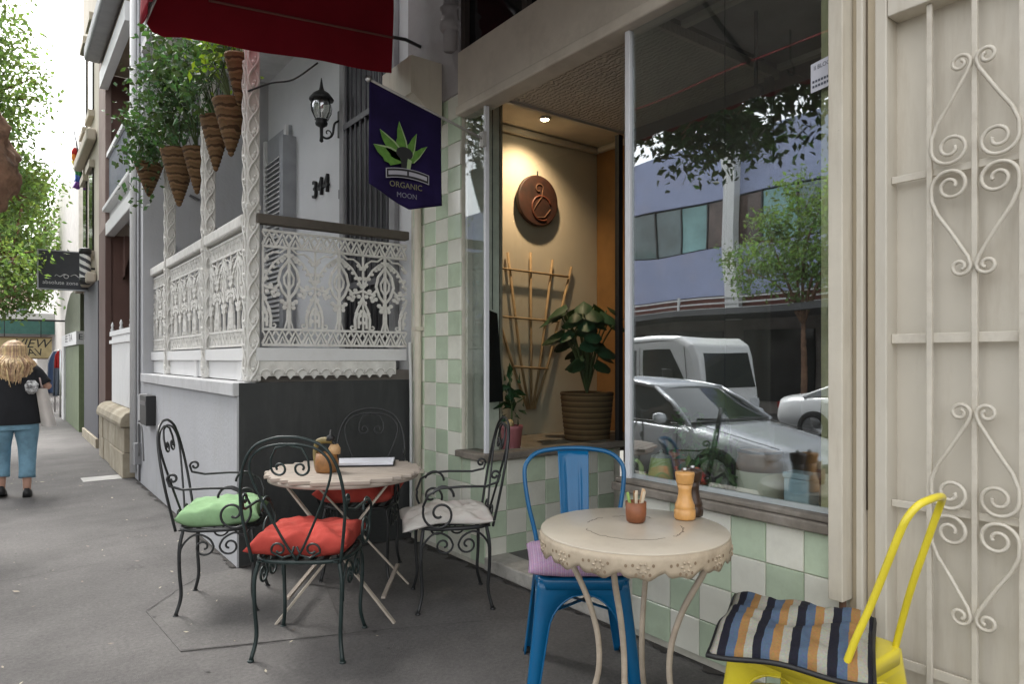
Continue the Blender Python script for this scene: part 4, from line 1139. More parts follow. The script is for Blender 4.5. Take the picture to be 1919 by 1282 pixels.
# ============================================================ SLATTED FOLDING TABLE
M_SLAT = mat('slat_cream', (0.38, 0.325, 0.275), rough=0.65, var=0.15, scale=6, stain=(0.28, 0.22, 0.17), stain_scale=6, stain_amt=0.5)
ft = thing('slatted_table', 'round cream slatted folding table between the iron chairs', 'table', (1.472, 3.452, 0))
RT, ZT = 0.395, 0.712
sd = Vector(norm2(0.9, -0.44)); sn = Vector((-sd.y, sd.x))
nsl = 15
pw = 2 * RT / nsl
for k in range(nsl):
    c = -RT + pw * (k + 0.5)
    hl = math.sqrt(max(0.0, RT * RT - c * c)) * 0.995 + (0.012 if k % 2 else 0.0)
    hl = max(hl, 0.10)
    g = pw * 0.5 - 0.003
    cv = Vector((1.472, 3.452)) + sn * c
    co = [cv + sd * a + sn * b for a, b in ((-hl, -g), (hl, -g), (hl, g), (-hl, g))]
    vs = [(p.x, p.y, ZT - 0.018) for p in co] + [(p.x, p.y, ZT) for p in co]
    MB().add(vs, [(0, 3, 2, 1), (4, 5, 6, 7), (0, 1, 5, 4), (1, 2, 6, 5), (2, 3, 7, 6), (3, 0, 4, 7)]).build('slat', M_SLAT, ft, bevel=0.003)
prof = [(RT - 0.03, -0.038), (RT - 0.005, -0.038), (RT - 0.005, -0.019), (RT - 0.03, -0.019), (RT - 0.03, -0.038)]
MB().lathe(prof, 56, (1.472, 3.452, ZT), cap=False).build('rim', M_SLAT, ft)
e1 = Vector(norm2(0.72, -0.50)); e2 = Vector((-e1.y, e1.x))
for s in (-0.25, 0.22):
    for f in (-1, 1):
        a = Vector((1.472, 3.452)) + e2 * (s * 0.75) - e1 * (0.27 * f)
        b2 = Vector((1.492, 3.452)) + e2 * (s * 1.25) + e1 * (0.29 * f)
        MB().bar((a.x, a.y, ZT - 0.03), (b2.x, b2.y, 0.0), 0.021, 0.010).build('leg', mat('leg_slat_cream', (0.46, 0.40, 0.33), rough=0.6, var=0.15), ft)
for f in (-1, 1):
    a = Vector((1.487, 3.452)) + e2 * (-0.25 * 1.15) + e1 * (0.235 * f); b2 = Vector((1.487, 3.452)) + e2 * (0.22 * 1.15) + e1 * (0.235 * f)
    MB().bar((a.x, a.y, 0.12), (b2.x, b2.y, 0.12), 0.02, 0.012).build('stretcher', M_SLAT, ft)
# carved wooden condiment pot and menu on it
M_WOOD = mat('carved_wood', (0.30, 0.14, 0.045), rough=0.5, var=0.3, scale=14, stain=(0.12, 0.06, 0.03), stain_scale=12, stain_amt=0.7)
cp = thing('wooden_caddy', 'carved wooden pot with a hooked lid on the slatted table', 'pot', (1.36, 3.42, ZT))
MB().lathe([(0.052, 0.0), (0.060, 0.012), (0.062, 0.06), (0.055, 0.10), (0.046, 0.10), (0.05, 0.05)], 14, (1.36, 3.42, ZT)).build('bowl', M_WOOD, cp)
MB().tube(smooth_path([(1.315, 3.44, ZT + 0.02), (1.31, 3.45, ZT + 0.11), (1.33, 3.44, ZT + 0.16), (1.385, 3.40, ZT + 0.165)], 5), [0.012] * 8 + [0.018] * 8, 8).build('handle', mat('olive_wood', (0.20, 0.15, 0.05), rough=0.5, var=0.3, scale=20), cp)
MB().tube(smooth_path([(1.355, 3.41, ZT + 0.17), (1.39, 3.39, ZT + 0.15), (1.405, 3.39, ZT + 0.06)], 5), 0.010, 8).build('strap', M_BLACK, cp)
MB().lathe([(0.03, 0.0), (0.032, 0.03), (0.02, 0.05)], 10, (1.39, 3.39, ZT + 0.095)).build('stopper', mat('pale_wood', (0.55, 0.34, 0.17), rough=0.55), cp)
MB().lathe([(0.022, 0), (0.024, 0.02), (0.008, 0.03), (0.005, 0.055)], 10, (1.375, 3.40, ZT + 0.165)).build('knob', M_BLACK, cp)
mn = thing('menu_folder', 'flat white menu lying open on the slatted table', 'menu', (1.62, 3.55, ZT))
fm = lambda u, v, w: (1.60 + u * 0.86 + v * 0.5, 3.56 - u * 0.5 + v * 0.86, ZT + 0.003 + w)
MB().prism([(-0.20, -0.10), (0.20, -0.10), (0.20, 0.10), (-0.20, 0.10)], fm, 0.0, 0.006).build('cover', M_BLACK, mn)
MB().prism([(-0.195, -0.095), (0.195, -0.095), (0.195, 0.095), (-0.195, 0.095)], fm, 0.0065, 0.020).build('pages', mat('paper', (0.75, 0.76, 0.82), rough=0.6), mn)

# ============================================================ LACE EDGED ROUND TABLE
M_TTOP = mat('table_cream', (0.56, 0.495, 0.40), rough=0.32, var=0.06, scale=4, stain=(0.40, 0.33, 0.26), stain_scale=5, stain_amt=0.4)
M_TSKIRT = mat('table_skirt', (0.46, 0.38, 0.28), rough=0.55, var=0.15, scale=10, stain=(0.24, 0.17, 0.11), stain_scale=11, stain_amt=0.5)
TCX, TCY, TZ, TR = 1.735, 1.62, 0.72, 0.317
rt = thing('lace_edge_table', 'round cream metal table with scalloped pierced skirt nearest the camera', 'table', (TCX, TCY, 0))
MB().lathe([(TR - 0.02, -0.008), (TR - 0.002, -0.006), (TR, -0.001), (TR - 0.003, 0.002), (0.10, 0.0035), (0.002, 0.0035)], 72, (TCX, TCY, TZ)).build('top', M_TTOP, rt)
sk = MB()
NSC = 15
def skirt(u, v):
    a = u * 2 * PI
    ph = (u * NSC) % 1.0
    dep = 0.052 + 0.020 * abs(math.sin(PI * ph)) ** 0.7 + 0.005 * math.sin(4 * PI * ph)
    rr = TR - 0.001 + 0.004 * math.sin(v * PI)
    return (TCX + rr * math.cos(a), TCY + rr * math.sin(a), TZ - 0.004 - dep * v)
sk.grid(skirt, NSC * 12, 4)
sko = sk.build('skirt', M_TSKIRT, rt, solid=0.003)
hol = MB()
for k in range(NSC):
    a0 = 2 * PI * (k + 0.5) / NSC
    def onskirt(du, dv, out=0.005):
        a = a0 + du / TR
        return (TCX + (TR + out) * math.cos(a), TCY + (TR + out) * math.sin(a), TZ - 0.004 + dv)
    rel = MB()
    for p in range(6):
        t = 2 * PI * p / 6
        rel.tube([onskirt(0.010 * math.cos(t), -0.036 + 0.010 * math.sin(t)), onskirt(0.019 * math.cos(t), -0.036 + 0.017 * math.sin(t))], 0.004, 5)
    rel.build('flower_relief', M_TSKIRT, sko)
    for (du, dv) in ((-0.030, -0.028), (0.030, -0.028), (-0.02, -0.056), (0.02, -0.056), (0, -0.060), (-0.05, -0.03)):
        c = [onskirt(du + 0.0045 * math.cos(t), dv + 0.0055 * math.sin(t), 0.0022 + 0.004 * math.sin(PI * min(1, -dv / 0.065)) ) for t in np.linspace(0, 2 * PI, 9)[:-1]]
        hol.add(c, [tuple(range(8))])
hp2 = hol.build('piercing', mat('pierced_dark', (0.24, 0.175, 0.115), rough=0.9), sko)
hp2['kind'] = 'stuff'
ck = MB()
for (r0, a0, a1) in ((0.165, 150, 262), (0.165, 275, 330), (0.165, 20, 70), (0.165, 85, 120)):
    n = 26
    pr = [(TCX + (r0 + rng.uniform(-.006, .006)) * math.cos(R(a0 + (a1 - a0) * i / n)), TCY + (r0 + rng.uniform(-.006, .006)) * math.sin(R(a0 + (a1 - a0) * i / n)), TZ + 0.0042) for i in range(n + 1)]
    ck.tube(pr, 0.0012, 4, flat=0.3)
ck.build('crack_ring', mat('crack_brown', (0.16, 0.12, 0.09), rough=0.9), rt)
ca_ = math.atan2(-0.6, 0.8)
for k in range(4):
    a = ca_ + R(66) + k * PI / 2
    ln = [(0.27, TZ - 0.02), (0.235, 0.60), (0.165, 0.46), (0.125, 0.32), (0.13, 0.18), (0.19, 0.05), (0.235, 0.008)]
    MB().tube(smooth_path([(TCX + r * math.cos(a), TCY + r * math.sin(a), z) for r, z in ln], 6), 0.0105, 8).build('leg', mat('leg_cream', (0.44, 0.37, 0.29), rough=0.5, var=0.2, scale=9, stain=(0.25, 0.17, 0.12), stain_scale=8, stain_amt=0.5), rt)
for z, r in ():
    MB().tube([(TCX + r * math.cos(t), TCY + r * math.sin(t), z) for t in np.linspace(0, 2 * PI, 33)[:-1]], 0.006, 6, closed=True).build('leg_ring', MATS['leg_cream'], rt)
# things on it
cx, cy_ = 1.795, 1.665
cup = thing('wooden_cup', 'small brown wooden cup of sugar sticks on the lace edged table', 'cup', (cx, cy_, TZ))
MB().lathe([(0.026, 0.0), (0.033, 0.006), (0.036, 0.03), (0.037, 0.072), (0.033, 0.072), (0.032, 0.02)], 20, (cx, cy_, TZ + 0.0045)).build('bowl', mat('cup_wood', (0.22, 0.075, 0.03), rough=0.5, var=0.25, scale=20), cup)
for k, (dx, dy, lean, c) in enumerate(((-0.018, 0.004, -0.10, 'g'), (-0.008, -0.012, -0.05, 'w'), (0.004, 0.01, 0.03, 'b'), (0.014, -0.006, 0.12, 'o'), (0.020, 0.008, 0.2, 'o'), (-0.002, -0.004, 0.0, 'w'), (0.01, -0.014, 0.08, 'w'))):
    mm = {'g': mat('stick_green', (0.32, 0.48, 0.14), rough=0.6), 'w': mat('stick_white', (0.68, 0.58, 0.44), rough=0.6), 'b': mat('stick_brown', (0.30, 0.15, 0.06), rough=0.6), 'o': mat('stick_tan', (0.66, 0.45, 0.27), rough=0.6)}[c]
    z0 = TZ + 0.012
    st_ = thing('sugar_stick', ('green sugar stick leaning out left of the wooden cup', 'white sugar stick next to the green one in the cup', 'brown sugar stick at the back of the wooden cup', 'tan sugar stick right of the brown one in the cup', 'tan sugar stick leaning furthest right out of the cup', 'white sugar stick upright in the middle of the cup', 'white sugar stick at the front right of the cup')[k], 'sugar stick', (cx + dx * 0.6, cy_ + dy * 0.6, z0), group='sugar sticks in the cup')
    MB().bar((cx + dx * 0.6, cy_ + dy * 0.6, z0), (cx + dx * 1.4 + lean * 0.8 * 0.08, cy_ + dy * 1.4 - lean * 0.6 * 0.08, z0 + 0.098 + 0.008 * rng.random()), 0.011, 0.006).build('wrapper', mm, st_, bevel=0.002)
def mill(name, label, x, y, m, h=0.17):
    t = thing(name, label, 'pepper mill', (x, y, TZ))
    k = h / 0.17
    body = [(0.036, 0.0), (0.038, 0.006), (0.038, 0.032), (0.034, 0.036), (0.036, 0.040), (0.0345, 0.052), (0.027, 0.07), (0.0235, 0.09), (0.0235, 0.105), (0.028, 0.125)]
    MB().lathe([(r, z * k) for r, z in body], 28, (x, y, TZ + 0.0045)).build('body', m, t)
    MB().lathe([(0.0285, 0.1255 * k), (0.031, 0.132 * k), (0.033, 0.150 * k), (0.035, 0.160 * k), (0.034, 0.168 * k), (0.004, 0.170 * k)], 28, (x, y, TZ + 0.0045)).build('head', m, t)
    MB().lathe([(0.006, 0), (0.008, 0.004), (0.007, 0.012), (0.002, 0.014)], 12, (x, y, TZ + 0.0045 + 0.1705 * k)).build('knob', M_STEEL, t)
mill('pepper_mill', 'pale wooden pepper mill standing in front of the dark one', 1.975, 1.595, mat('mill_pale', (0.60, 0.315, 0.10), rough=0.38, var=0.12, scale=30, coat=0.2))
mill('pepper_mill', 'dark brown pepper mill standing behind the pale wooden one', 2.040, 1.612, mat('mill_dark', (0.045, 0.022, 0.012), rough=0.35, var=0.2, scale=30))

# ============================================================ PRESSED STEEL CHAIRS
def steel_chair(name, label, loc, facing, m, zback=0.87, splat_on=True, lean=0.085, topw=0.192, bow=0.055):
    t = thing(name, label, 'chair', (0, 0, 0), 0)
    S = 0.45
    hw = 0.172
    # seat pan with rounded corners and a rolled edge
    def rr(w, r, n=6):
        pts = []
        for cx_, cy2, a0 in ((w - r, w - r, 0), (-w + r, w - r, 90), (-w + r, -w + r, 180), (w - r, -w + r, 270)):
            pts += arc(cx_, cy2, r, a0, a0 + 90, n)
        return pts
    levels = [(hw * 1.06, S - 0.045), (hw * 1.07, S - 0.012), (hw * 1.05, S - 0.001), (hw * 1.0, S), (hw * 0.5, S - 0.008), (0.01, S - 0.010)]
    b = MB(); rings = []
    for w, z in levels:
        rings.append([(x, y, z) for x, y in rr(w, max(0.004, w * 0.28))])
    n = len(rings[0])
    vs = [p for rg in rings for p in rg]
    fs = [(i * n + k, i * n + (k + 1) % n, (i + 1) * n + (k + 1) % n, (i + 1) * n + k) for i in range(len(rings) - 1) for k in range(n)]
    b.add(vs, fs, True)
    b.build('seat', m, t, local=True, solid=0.002)
    # legs: folded sheet, arching into each other under the seat
    for sx in (-1, 1):
        for sy in (-1, 1):
            rows = []
            zs = [0.0, 0.02, 0.08, 0.16, 0.24, 0.28, 0.31, 0.335, 0.355, 0.37, 0.38, 0.388, 0.41, 0.44]
            for z in zs:
                f = z / 0.44
                o = 0.225 - (0.225 - 0.176) * f
                wd = 0.044 + 0.026 * f
                if z > 0.26:
                    q = min(1, (z - 0.26) / 0.128)
                    wd = wd + (hw * 1.06 - wd) * (1 - math.sqrt(max(0, 1 - q * q)))
                c = 0.022
                rows.append([(sx * (o - wd), sy * (o - 0.004)), (sx * (o - c), sy * o), (sx * (o - c * 0.35), sy * (o - c * 0.1)), (sx * (o - c * 0.1), sy * (o - c * 0.35)), (sx * o, sy * (o - c)), (sx * (o - 0.004), sy * (o - wd))])
            vs = [(x, y, z) for rw_, z in zip(rows, zs) for x, y in rw_]
            fs = [(i * 6 + k, i * 6 + k + 1, (i + 1) * 6 + k + 1, (i + 1) * 6 + k) for i in range(len(zs) - 1) for k in range(5)]
            lg = MB().add(vs, fs, True).build('leg', m, t, local=True, solid=0.003)
            bt = MB()
            for side in (0, 5):
                bt.tube([(rw_[side][0], rw_[side][1], z) for rw_, z in zip(rows[:-2], zs)], 0.004, 6)
            bt.build('rolled_edge', m, lg, local=True)
            MB().lathe([(0.016, 0), (0.018, 0.004), (0.015, 0.02)], 10, (sx * 0.213, sy * 0.213, 0)).build('foot_pad', M_BLACK, t, local=True)
    # brace under the seat
    MB().bar((-0.17, -0.17, 0.30), (0.17, 0.17, 0.30), 0.02, 0.003).build('cross_brace', m, t, local=True)
    MB().bar((0.17, -0.17, 0.306), (-0.17, 0.17, 0.306), 0.02, 0.003).build('cross_brace', m, t, local=True)
    # back hoop and splat, leaning and bowed
    def bk(u, z):
        f = (z - S) / (zback - S)
        return (u, -0.165 - lean * f - bow * f * (1 - min(1.2, abs(u) / 0.22) ** 2), z)
    H = zback
    hp = [(-0.158, S - 0.02), (-0.158 - (topw - 0.158) * 0.3, 0.54), (-0.158 - (topw - 0.158) * 0.75, 0.66), (-topw, H - 0.10), (-topw * 0.92, H - 0.045), (-topw * 0.70, H - 0.012), (-topw * 0.31, H), (0, H + 0.002)]
    hp = hp + [(-u, z) for u, z in hp[-2::-1]]
    MB().tube(smooth_path([bk(u, z) for u, z in hp], 6), 0.0100, 10).build('back_hoop', m, t, local=True)
    def splat(u, v):
        z = S - 0.005 + (H - 0.004 - S) * v
        hw_ = 0.058 + 0.012 * v
        x = (u * 2 - 1) * hw_
        p = bk(x, z)
        groove = -0.008 * max(0, 1 - abs((abs(u - 0.5) - 0.22) / 0.06)) * (1 if 0.1 < v < 0.82 else 0)
        return (x, p[1] + 0.012 * (u * 2 - 1) ** 2 + groove, z)
    if splat_on: MB().grid(splat, 24, 16).build('back_splat', m, t, local=True, solid=0.002)
    t.location = loc
    t.rotation_euler = (0, 0, math.atan2(-facing[0], facing[1]))
    return t
M_BLUE = mat('blue_enamel', (0.001, 0.105, 0.25), rough=0.3, spec=0.35, var=0.08, scale=6, coat=0.3, stain=(0.01, 0.09, 0.22), stain_scale=5, stain_amt=0.5, chips=(0.10, 0.12, 0.14), chip_at=0.73, chip_scale=30)
M_YEL = mat('yellow_enamel', (0.76, 0.63, 0.035), rough=0.3, var=0.08, scale=6, coat=0.3, stain=(0.62, 0.48, 0.03), stain_scale=6, stain_amt=0.5, chips=(0.30, 0.22, 0.10), chip_at=0.735, chip_scale=30)
FBL = norm2(-0.6, -0.8)
steel_chair('steel_chair', 'glossy blue pressed steel chair facing the camera behind the lace edged table', (1.915, 2.09, 0), FBL, M_BLUE, 0.89, topw=0.222)
M_MAUVE = stripe_mat('mauve_check', [(0.36, 0.24, 0.36), (0.44, 0.32, 0.43), (0.34, 0.22, 0.35), (0.42, 0.27, 0.38)], 60, 0)
pillow('seat_cushion', 'flat mauve checked cushion with tie on the blue steel chair', (1.89, 2.06, 0.492), FBL, 0.43, 0.40, 0.085, M_MAUVE, 4.0, point=0.03, wr=0.004)[0]
FYE = norm2(0.0, 1.0)
ych = steel_chair('steel_chair', 'bright yellow pressed steel chair at the lower right corner', (1.965, 1.10, 0), FYE, M_YEL, 0.935, splat_on=False, lean=0.085, topw=0.105, bow=0.085)
M_STRIPE = stripe_mat('striped_weave', [(0.31, 0.30, 0.25), (0.29, 0.16, 0.06), (0.075, 0.11, 0.17), (0.014, 0.014, 0.022)], 10.5, 1)
FCU = norm2(-0.42, 0.90)
sc_, seam = pillow('seat_cushion', 'woven cushion striped blue orange cream and black on the yellow chair', (1.90, 1.125, 0.488), FCU, 0.43, 0.42, 0.080, M_STRIPE, 2.7, point=0.02, wr=0.008,
       droop=lambda u, v: 0.035 * max(0, -u - 0.35))
MB().tube([(x, y, z - 0.006) for x, y, z in seam], 0.008, 6, closed=True).build('piping', M_BLACK, sc_, local=True)

# ============================================================ THINGS IN THE WINDOWS
# disc on the display wall
ds = thing('carved_disc', 'round dark carved wooden disc hung on the lit display wall', 'wall disc', (3.476, 4.333, 2.58))
dw = mat('disc_wood', (0.028, 0.009, 0.005), rough=0.6, var=0.5, scale=9, col2=(0.055, 0.016, 0.008))
def disc_fn(u, v, w): return (3.476 + u, 4.29 - w, 2.58 + v)
MB().prism([(0.205 * math.cos(t), 0.205 * math.sin(t)) for t in np.linspace(0, 2 * PI, 49)[:-1]], disc_fn, -0.02, 0.015).build('plate', dw, ds, bevel=0.008)
MB().tube([disc_fn(u, v, 0.018) for u, v in spiral(0.0, 0.09, 0.012, 0.05, 300, 30, 12) + [(0.03, 0.03), (-0.02, -0.03), (-0.06, -0.09), (-0.02, -0.14), (0.06, -0.13), (0.12, -0.06)]], 0.006, 6).build('carving', mat('disc_pale', (0.085, 0.035, 0.016), rough=0.8), ds)
MB().tube([disc_fn(u, v, 0.016) for u, v in arc(0.03, -0.06, 0.10, 20, 300, 20)], 0.008, 6).build('carving', mat('disc_red', (0.10, 0.025, 0.012), rough=0.5), ds)
MB().tube([disc_fn(0, 0.20, 0), disc_fn(0, 0.24, 0)], 0.006, 6).build('hanger', M_BLACKIRON, ds)
# fan trellis
M_CANE = mat('cane', (0.34, 0.235, 0.125), rough=0.7, var=0.25, scale=15)
tr = thing('fan_trellis', 'fan shaped cane trellis hung on the display wall', 'trellis', (3.41, 4.3, 0.9))
for (bx, tx, tz) in ((3.34, 2.97, 1.98), (3.37, 3.19, 2.14), (3.41, 3.42, 2.16), (3.44, 3.65, 2.12), (3.47, 3.86, 2.08)):
    MB().tube([(bx * 0.5 + 1.705, 4.29, 0.90), ((bx * 2 + tx) / 3, 4.295, 1.28), (tx, 4.31, tz)], 0.0105, 6).build('cane', M_CANE, tr)
for z in (1.23, 1.62, 2.0):
    f = (z - 0.9) / 1.2
    MB().tube([(3.41 - 0.07 - 0.40 * f, 4.275 + 0.02 * f, z + 0.01), (3.41, 4.275 + 0.02 * f, z), (3.44 + 0.04 + 0.36 * f, 4.275 + 0.02 * f, z - 0.01)], 0.009, 6).build('cross_cane', M_CANE, tr)
# basket planter with a broad leaved plant
pb = thing('basket_planter', 'woven basket planter with a broad leaved green plant in the side window', 'pot plant', (3.54, 3.80, 0.69))
prof = []
for i in range(25):
    f = i / 24
    prof.append((0.165 + 0.035 * f + (0.006 if i % 2 else 0), 0.36 * f))
prof += [(0.17, 0.36), (0.165, 0.33)]
MB().lathe(prof, 28, (3.56, 3.80, 0.69)).build('basket', stripe_mat('planter_weave', [(0.16, 0.09, 0.042), (0.23, 0.135, 0.065), (0.10, 0.055, 0.028)], 24, 2), pb)
M_MON = leaf_mat('broad_leaf', (0.024, 0.068, 0.028), island=0.4, trans=0.15)
stems = MB(); bl = MB()
for k in range(44):
    a = rng.uniform(0, 2 * PI); rr_ = rng.uniform(0.03, 0.26)
    p0 = Vector((3.56, 3.80, 1.03)); p1 = Vector((3.56 + rr_ * math.cos(a), 3.80 + 0.7 * rr_ * math.sin(a), rng.uniform(1.25, 1.72)))
    stems.tube(smooth_path([p0, (p0 + p1) / 2 + Vector((0, 0, 0.08)), p1], 4), 0.006, 5)
    d = Vector((math.cos(a), math.sin(a), -0.4)).normalized(); s_ = Vector((-math.sin(a), math.cos(a), 0.1)); L = rng.uniform(0.12, 0.2)
    pts = [(0, 0), (0.25, 0.45), (0.55, 0.5), (0.8, 0.3), (1, 0), (0.8, -0.3), (0.55, -0.5), (0.25, -0.45)]
    vs = [p1 + d * (u * L) + s_ * (v * L * 0.9) + Vector((0, 0, 0.03 * (1 - abs(v) * 2) - 0.05 * u * u)) for u, v in pts] + [p1 + d * (0.55 * L) + Vector((0, 0, 0.025))]
    bl.add(vs, [(i, (i + 1) % 8, 8) for i in range(8)], True)
stems.build('stems', mat('stem_green', (0.07, 0.10, 0.03)), pb)
bl.build('foliage', M_MON, pb)
pk = thing('pink_pot', 'small pink plant pot with a thin leafy stem in the side window', 'pot plant', (2.74, 3.66, 0.69))
MB().lathe([(0.055, 0.0), (0.06, 0.005), (0.074, 0.14), (0.078, 0.145), (0.078, 0.165), (0.07, 0.165), (0.066, 0.13)], 20, (2.74, 3.66, 0.691)).build('pot', mat('pink_glaze', (0.50, 0.16, 0.18), rough=0.45, var=0.1), pk)
MB().lathe([(0.066, 0), (0.066, 0.01)], 18, (2.74, 3.66, 0.815)).build('soil', mat('soil', (0.05, 0.035, 0.025), rough=1), pk)
MB().tube(smooth_path([(2.74, 3.66, 0.82), (2.75, 3.67, 1.0), (2.73, 3.68, 1.25)], 4), 0.006, 5).build('stem', MATS['stem_green'], pk)
leaves_obj('foliage', np.array([[2.74, 3.67, 0.85]] * 40) + nrg.normal(size=(40, 3)) * [0.035, 0.035, 0.10] + [0, 0, 0.17], 0.09, M_MON, pk, aspect=0.4)
MB().sphere((2.71, 3.64, 0.87), 0.03, 8).build('bloom', mat('bloom', (0.6, 0.4, 0.2), rough=0.7), pk)
bb = thing('black_panel', 'black sign board hung edge on inside the side window', 'sign board', (2.58, 3.62, 1.3))
MB().add([(2.50, 3.60, 1.02), (2.66, 3.64, 1.02), (2.61, 3.64, 1.60), (2.50, 3.60, 1.62), (2.50, 3.615, 1.02), (2.66, 3.655, 1.02), (2.61, 3.655, 1.60), (2.50, 3.615, 1.62)],
         [(0, 1, 2, 3), (7, 6, 5, 4), (0, 4, 5, 1), (1, 5, 6, 2), (2, 6, 7, 3), (3, 7, 4, 0)]).build('board', M_BLACK, bb)
MB().tube([(2.55, 3.61, 1.62), (2.55, 3.61, 3.13)], 0.003, 4).build('cord', M_BLACK, bb)
# big window shelf
SH = 0.69
tp = thing('teapot', 'pale green enamel teapot at the left end of the big window', 'teapot', (2.50, 2.16, SH))
M_TEA = mat('tea_enamel', (0.58, 0.68, 0.28), rough=0.3, var=0.1, coat=0.3)
MB().lathe([(0.045, 0.025), (0.058, 0.03), (0.060, 0.06), (0.055, 0.10), (0.048, 0.14), (0.046, 0.145)], 24, (2.50, 2.16, SH)).build('body', M_TEA, tp)
MB().lathe([(0.050, 0.0), (0.054, 0.004), (0.052, 0.024)], 20, (2.50, 2.16, SH)).build('base', mat('grey_enamel', (0.3, 0.32, 0.33), rough=0.4), tp)
MB().lathe([(0.047, 0.146), (0.045, 0.152), (0.015, 0.162), (0.006, 0.165), (0.009, 0.175), (0.003, 0.18)], 20, (2.50, 2.16, SH)).build('lid', mat('lid_pale', (0.5, 0.52, 0.5), rough=0.35), tp)
MB().tube(smooth_path([(2.465, 2.185, SH + 0.045), (2.43, 2.21, SH + 0.06), (2.42, 2.215, SH + 0.11), (2.405, 2.23, SH + 0.135)], 5), [0.016] * 5 + [0.012] * 5 + [0.009] * 6, 8).build('spout', M_TEA, tp)
MB().tube(smooth_path([(2.535, 2.14, SH + 0.13), (2.575, 2.115, SH + 0.12), (2.57, 2.115, SH + 0.07), (2.54, 2.13, SH + 0.05)], 5), 0.007, 6).build('handle', M_TEA, tp)
def pot(label, x, y, r0, r1, h, m, lfn=None, leaf=None, lsize=0.06):
    t = thing('plant_pot', label, 'pot plant', (x, y, SH))
    MB().lathe([(r0, 0), (r0 * 1.02, 0.004), (r1 * 0.96, h * 0.84), (r1, h * 0.85), (r1, h), (r1 * 0.9, h), (r1 * 0.88, h * 0.85)], 22, (x, y, SH + 0.001)).build('pot', m, t)
    if lfn is not None:
        leaves_obj('foliage', lfn, lsize, leaf, t, aspect=0.45)
        s = MB()
        for k in range(8):
            p = lfn[int(rng.random() * len(lfn))]
            s.tube(smooth_path([(x, y, SH + h * 0.9), ((x + p[0]) / 2, (y + p[1]) / 2, max(p[2], SH + h) + 0.02), tuple(p)], 4), 0.003, 4)
        s.build('stems', MATS['stem_green'], t)
    return t
M_TERRA = mat('terracotta', (0.50, 0.20, 0.10), rough=0.85, var=0.15, scale=8)
M_SHOPL = leaf_mat('shop_leaf', (0.09, 0.19, 0.06), island=0.5, trans=0.2)
pot('tapered terracotta pot behind the pale pepper mill in the big window', 2.60, 2.10, 0.05, 0.075, 0.17, M_TERRA, np.array([[2.60, 2.08, 0.93]] * 90) + nrg.normal(size=(90, 3)) * [0.05, 0.07, 0.07], M_SHOPL, 0.05)
pot('dark low pot overgrown with spiky leaves between terracotta pot and crock', 2.58, 1.92, 0.06, 0.08, 0.10, M_BLACK, np.array([[2.56, 1.90, 0.83]] * 260) + nrg.normal(size=(260, 3)) * [0.05, 0.07, 0.055], M_SHOPL, 0.075)
crk = thing('stoneware_crock', 'cream stoneware crock with brown glazed top in the big window', 'crock', (2.60, 1.70, SH))
MB().lathe([(0.085, 0.0), (0.095, 0.006), (0.098, 0.03), (0.098, 0.135)], 32, (2.60, 1.70, SH + 0.001)).build('body', mat('crock_cream', (0.72, 0.68, 0.54), rough=0.45, var=0.1, scale=12), crk)
MB().lathe([(0.0985, 0.1355), (0.097, 0.165), (0.09, 0.195), (0.093, 0.21), (0.088, 0.215), (0.078, 0.215), (0.07, 0.19)], 32, (2.60, 1.70, SH + 0.001)).build('shoulder', mat('crock_brown', (0.30, 0.165, 0.09), rough=0.3, var=0.3, scale=9), crk)
MB().tube([(2.60 + 0.09 * math.cos(t), 1.70 + 0.09 * math.sin(t), SH + 0.217) for t in np.linspace(0, 2 * PI, 29)[:-1]], 0.006, 6, closed=True).build('rim_band', M_BLACK, crk)
bx_ = thing('blue_tin', 'pale blue grey tin standing right of the crock in the big window', 'tin', (2.50, 1.455, SH))
MB().box(2.46, 2.54, 1.40, 1.505, SH + 0.001, SH + 0.145).build('case', mat('blue_tin', (0.50, 0.66, 0.76), rough=0.35, var=0.1), bx_, bevel=0.006)
MB().box(2.457, 2.543, 1.397, 1.508, SH + 0.146, SH + 0.168).build('lid', mat('blue_tin', (0.34, 0.45, 0.52)), bx_, bevel=0.004)
hg = thing('hanging_straps', 'black straps with a looped handle hanging inside the big window', 'strap', (2.55, 1.83, 0.9))
for (a, b_) in ((1.86, 1.90), (1.84, 1.83), (1.82, 1.80)):
    MB().tube(smooth_path([(2.55, 1.84, 1.08), (2.55, a, 1.02), (2.55, b_, 0.80)], 5), 0.006, 6).build('strap', M_BLACK, hg)
MB().tube([(2.55, 1.84, 1.08), (2.55, 1.84, 2.99)], 0.002, 4).build('cord', M_BLACK, hg)
hk = thing('ceiling_hook', 'dark hook hanging from the ceiling behind the big window', 'hook', (2.95, 1.95, 2.9))
MB().tube([(2.95, 1.95, 2.998), (2.95, 1.95, 2.62)], 0.010, 6).build('stem', M_BLACK, hk)
MB().tube([(2.95, 1.95 + a, 2.60 + b) for a, b in arc(0.0, 0.0, 0.035, 60, 330, 10)], 0.010, 6).build('hook', M_BLACK, hk)
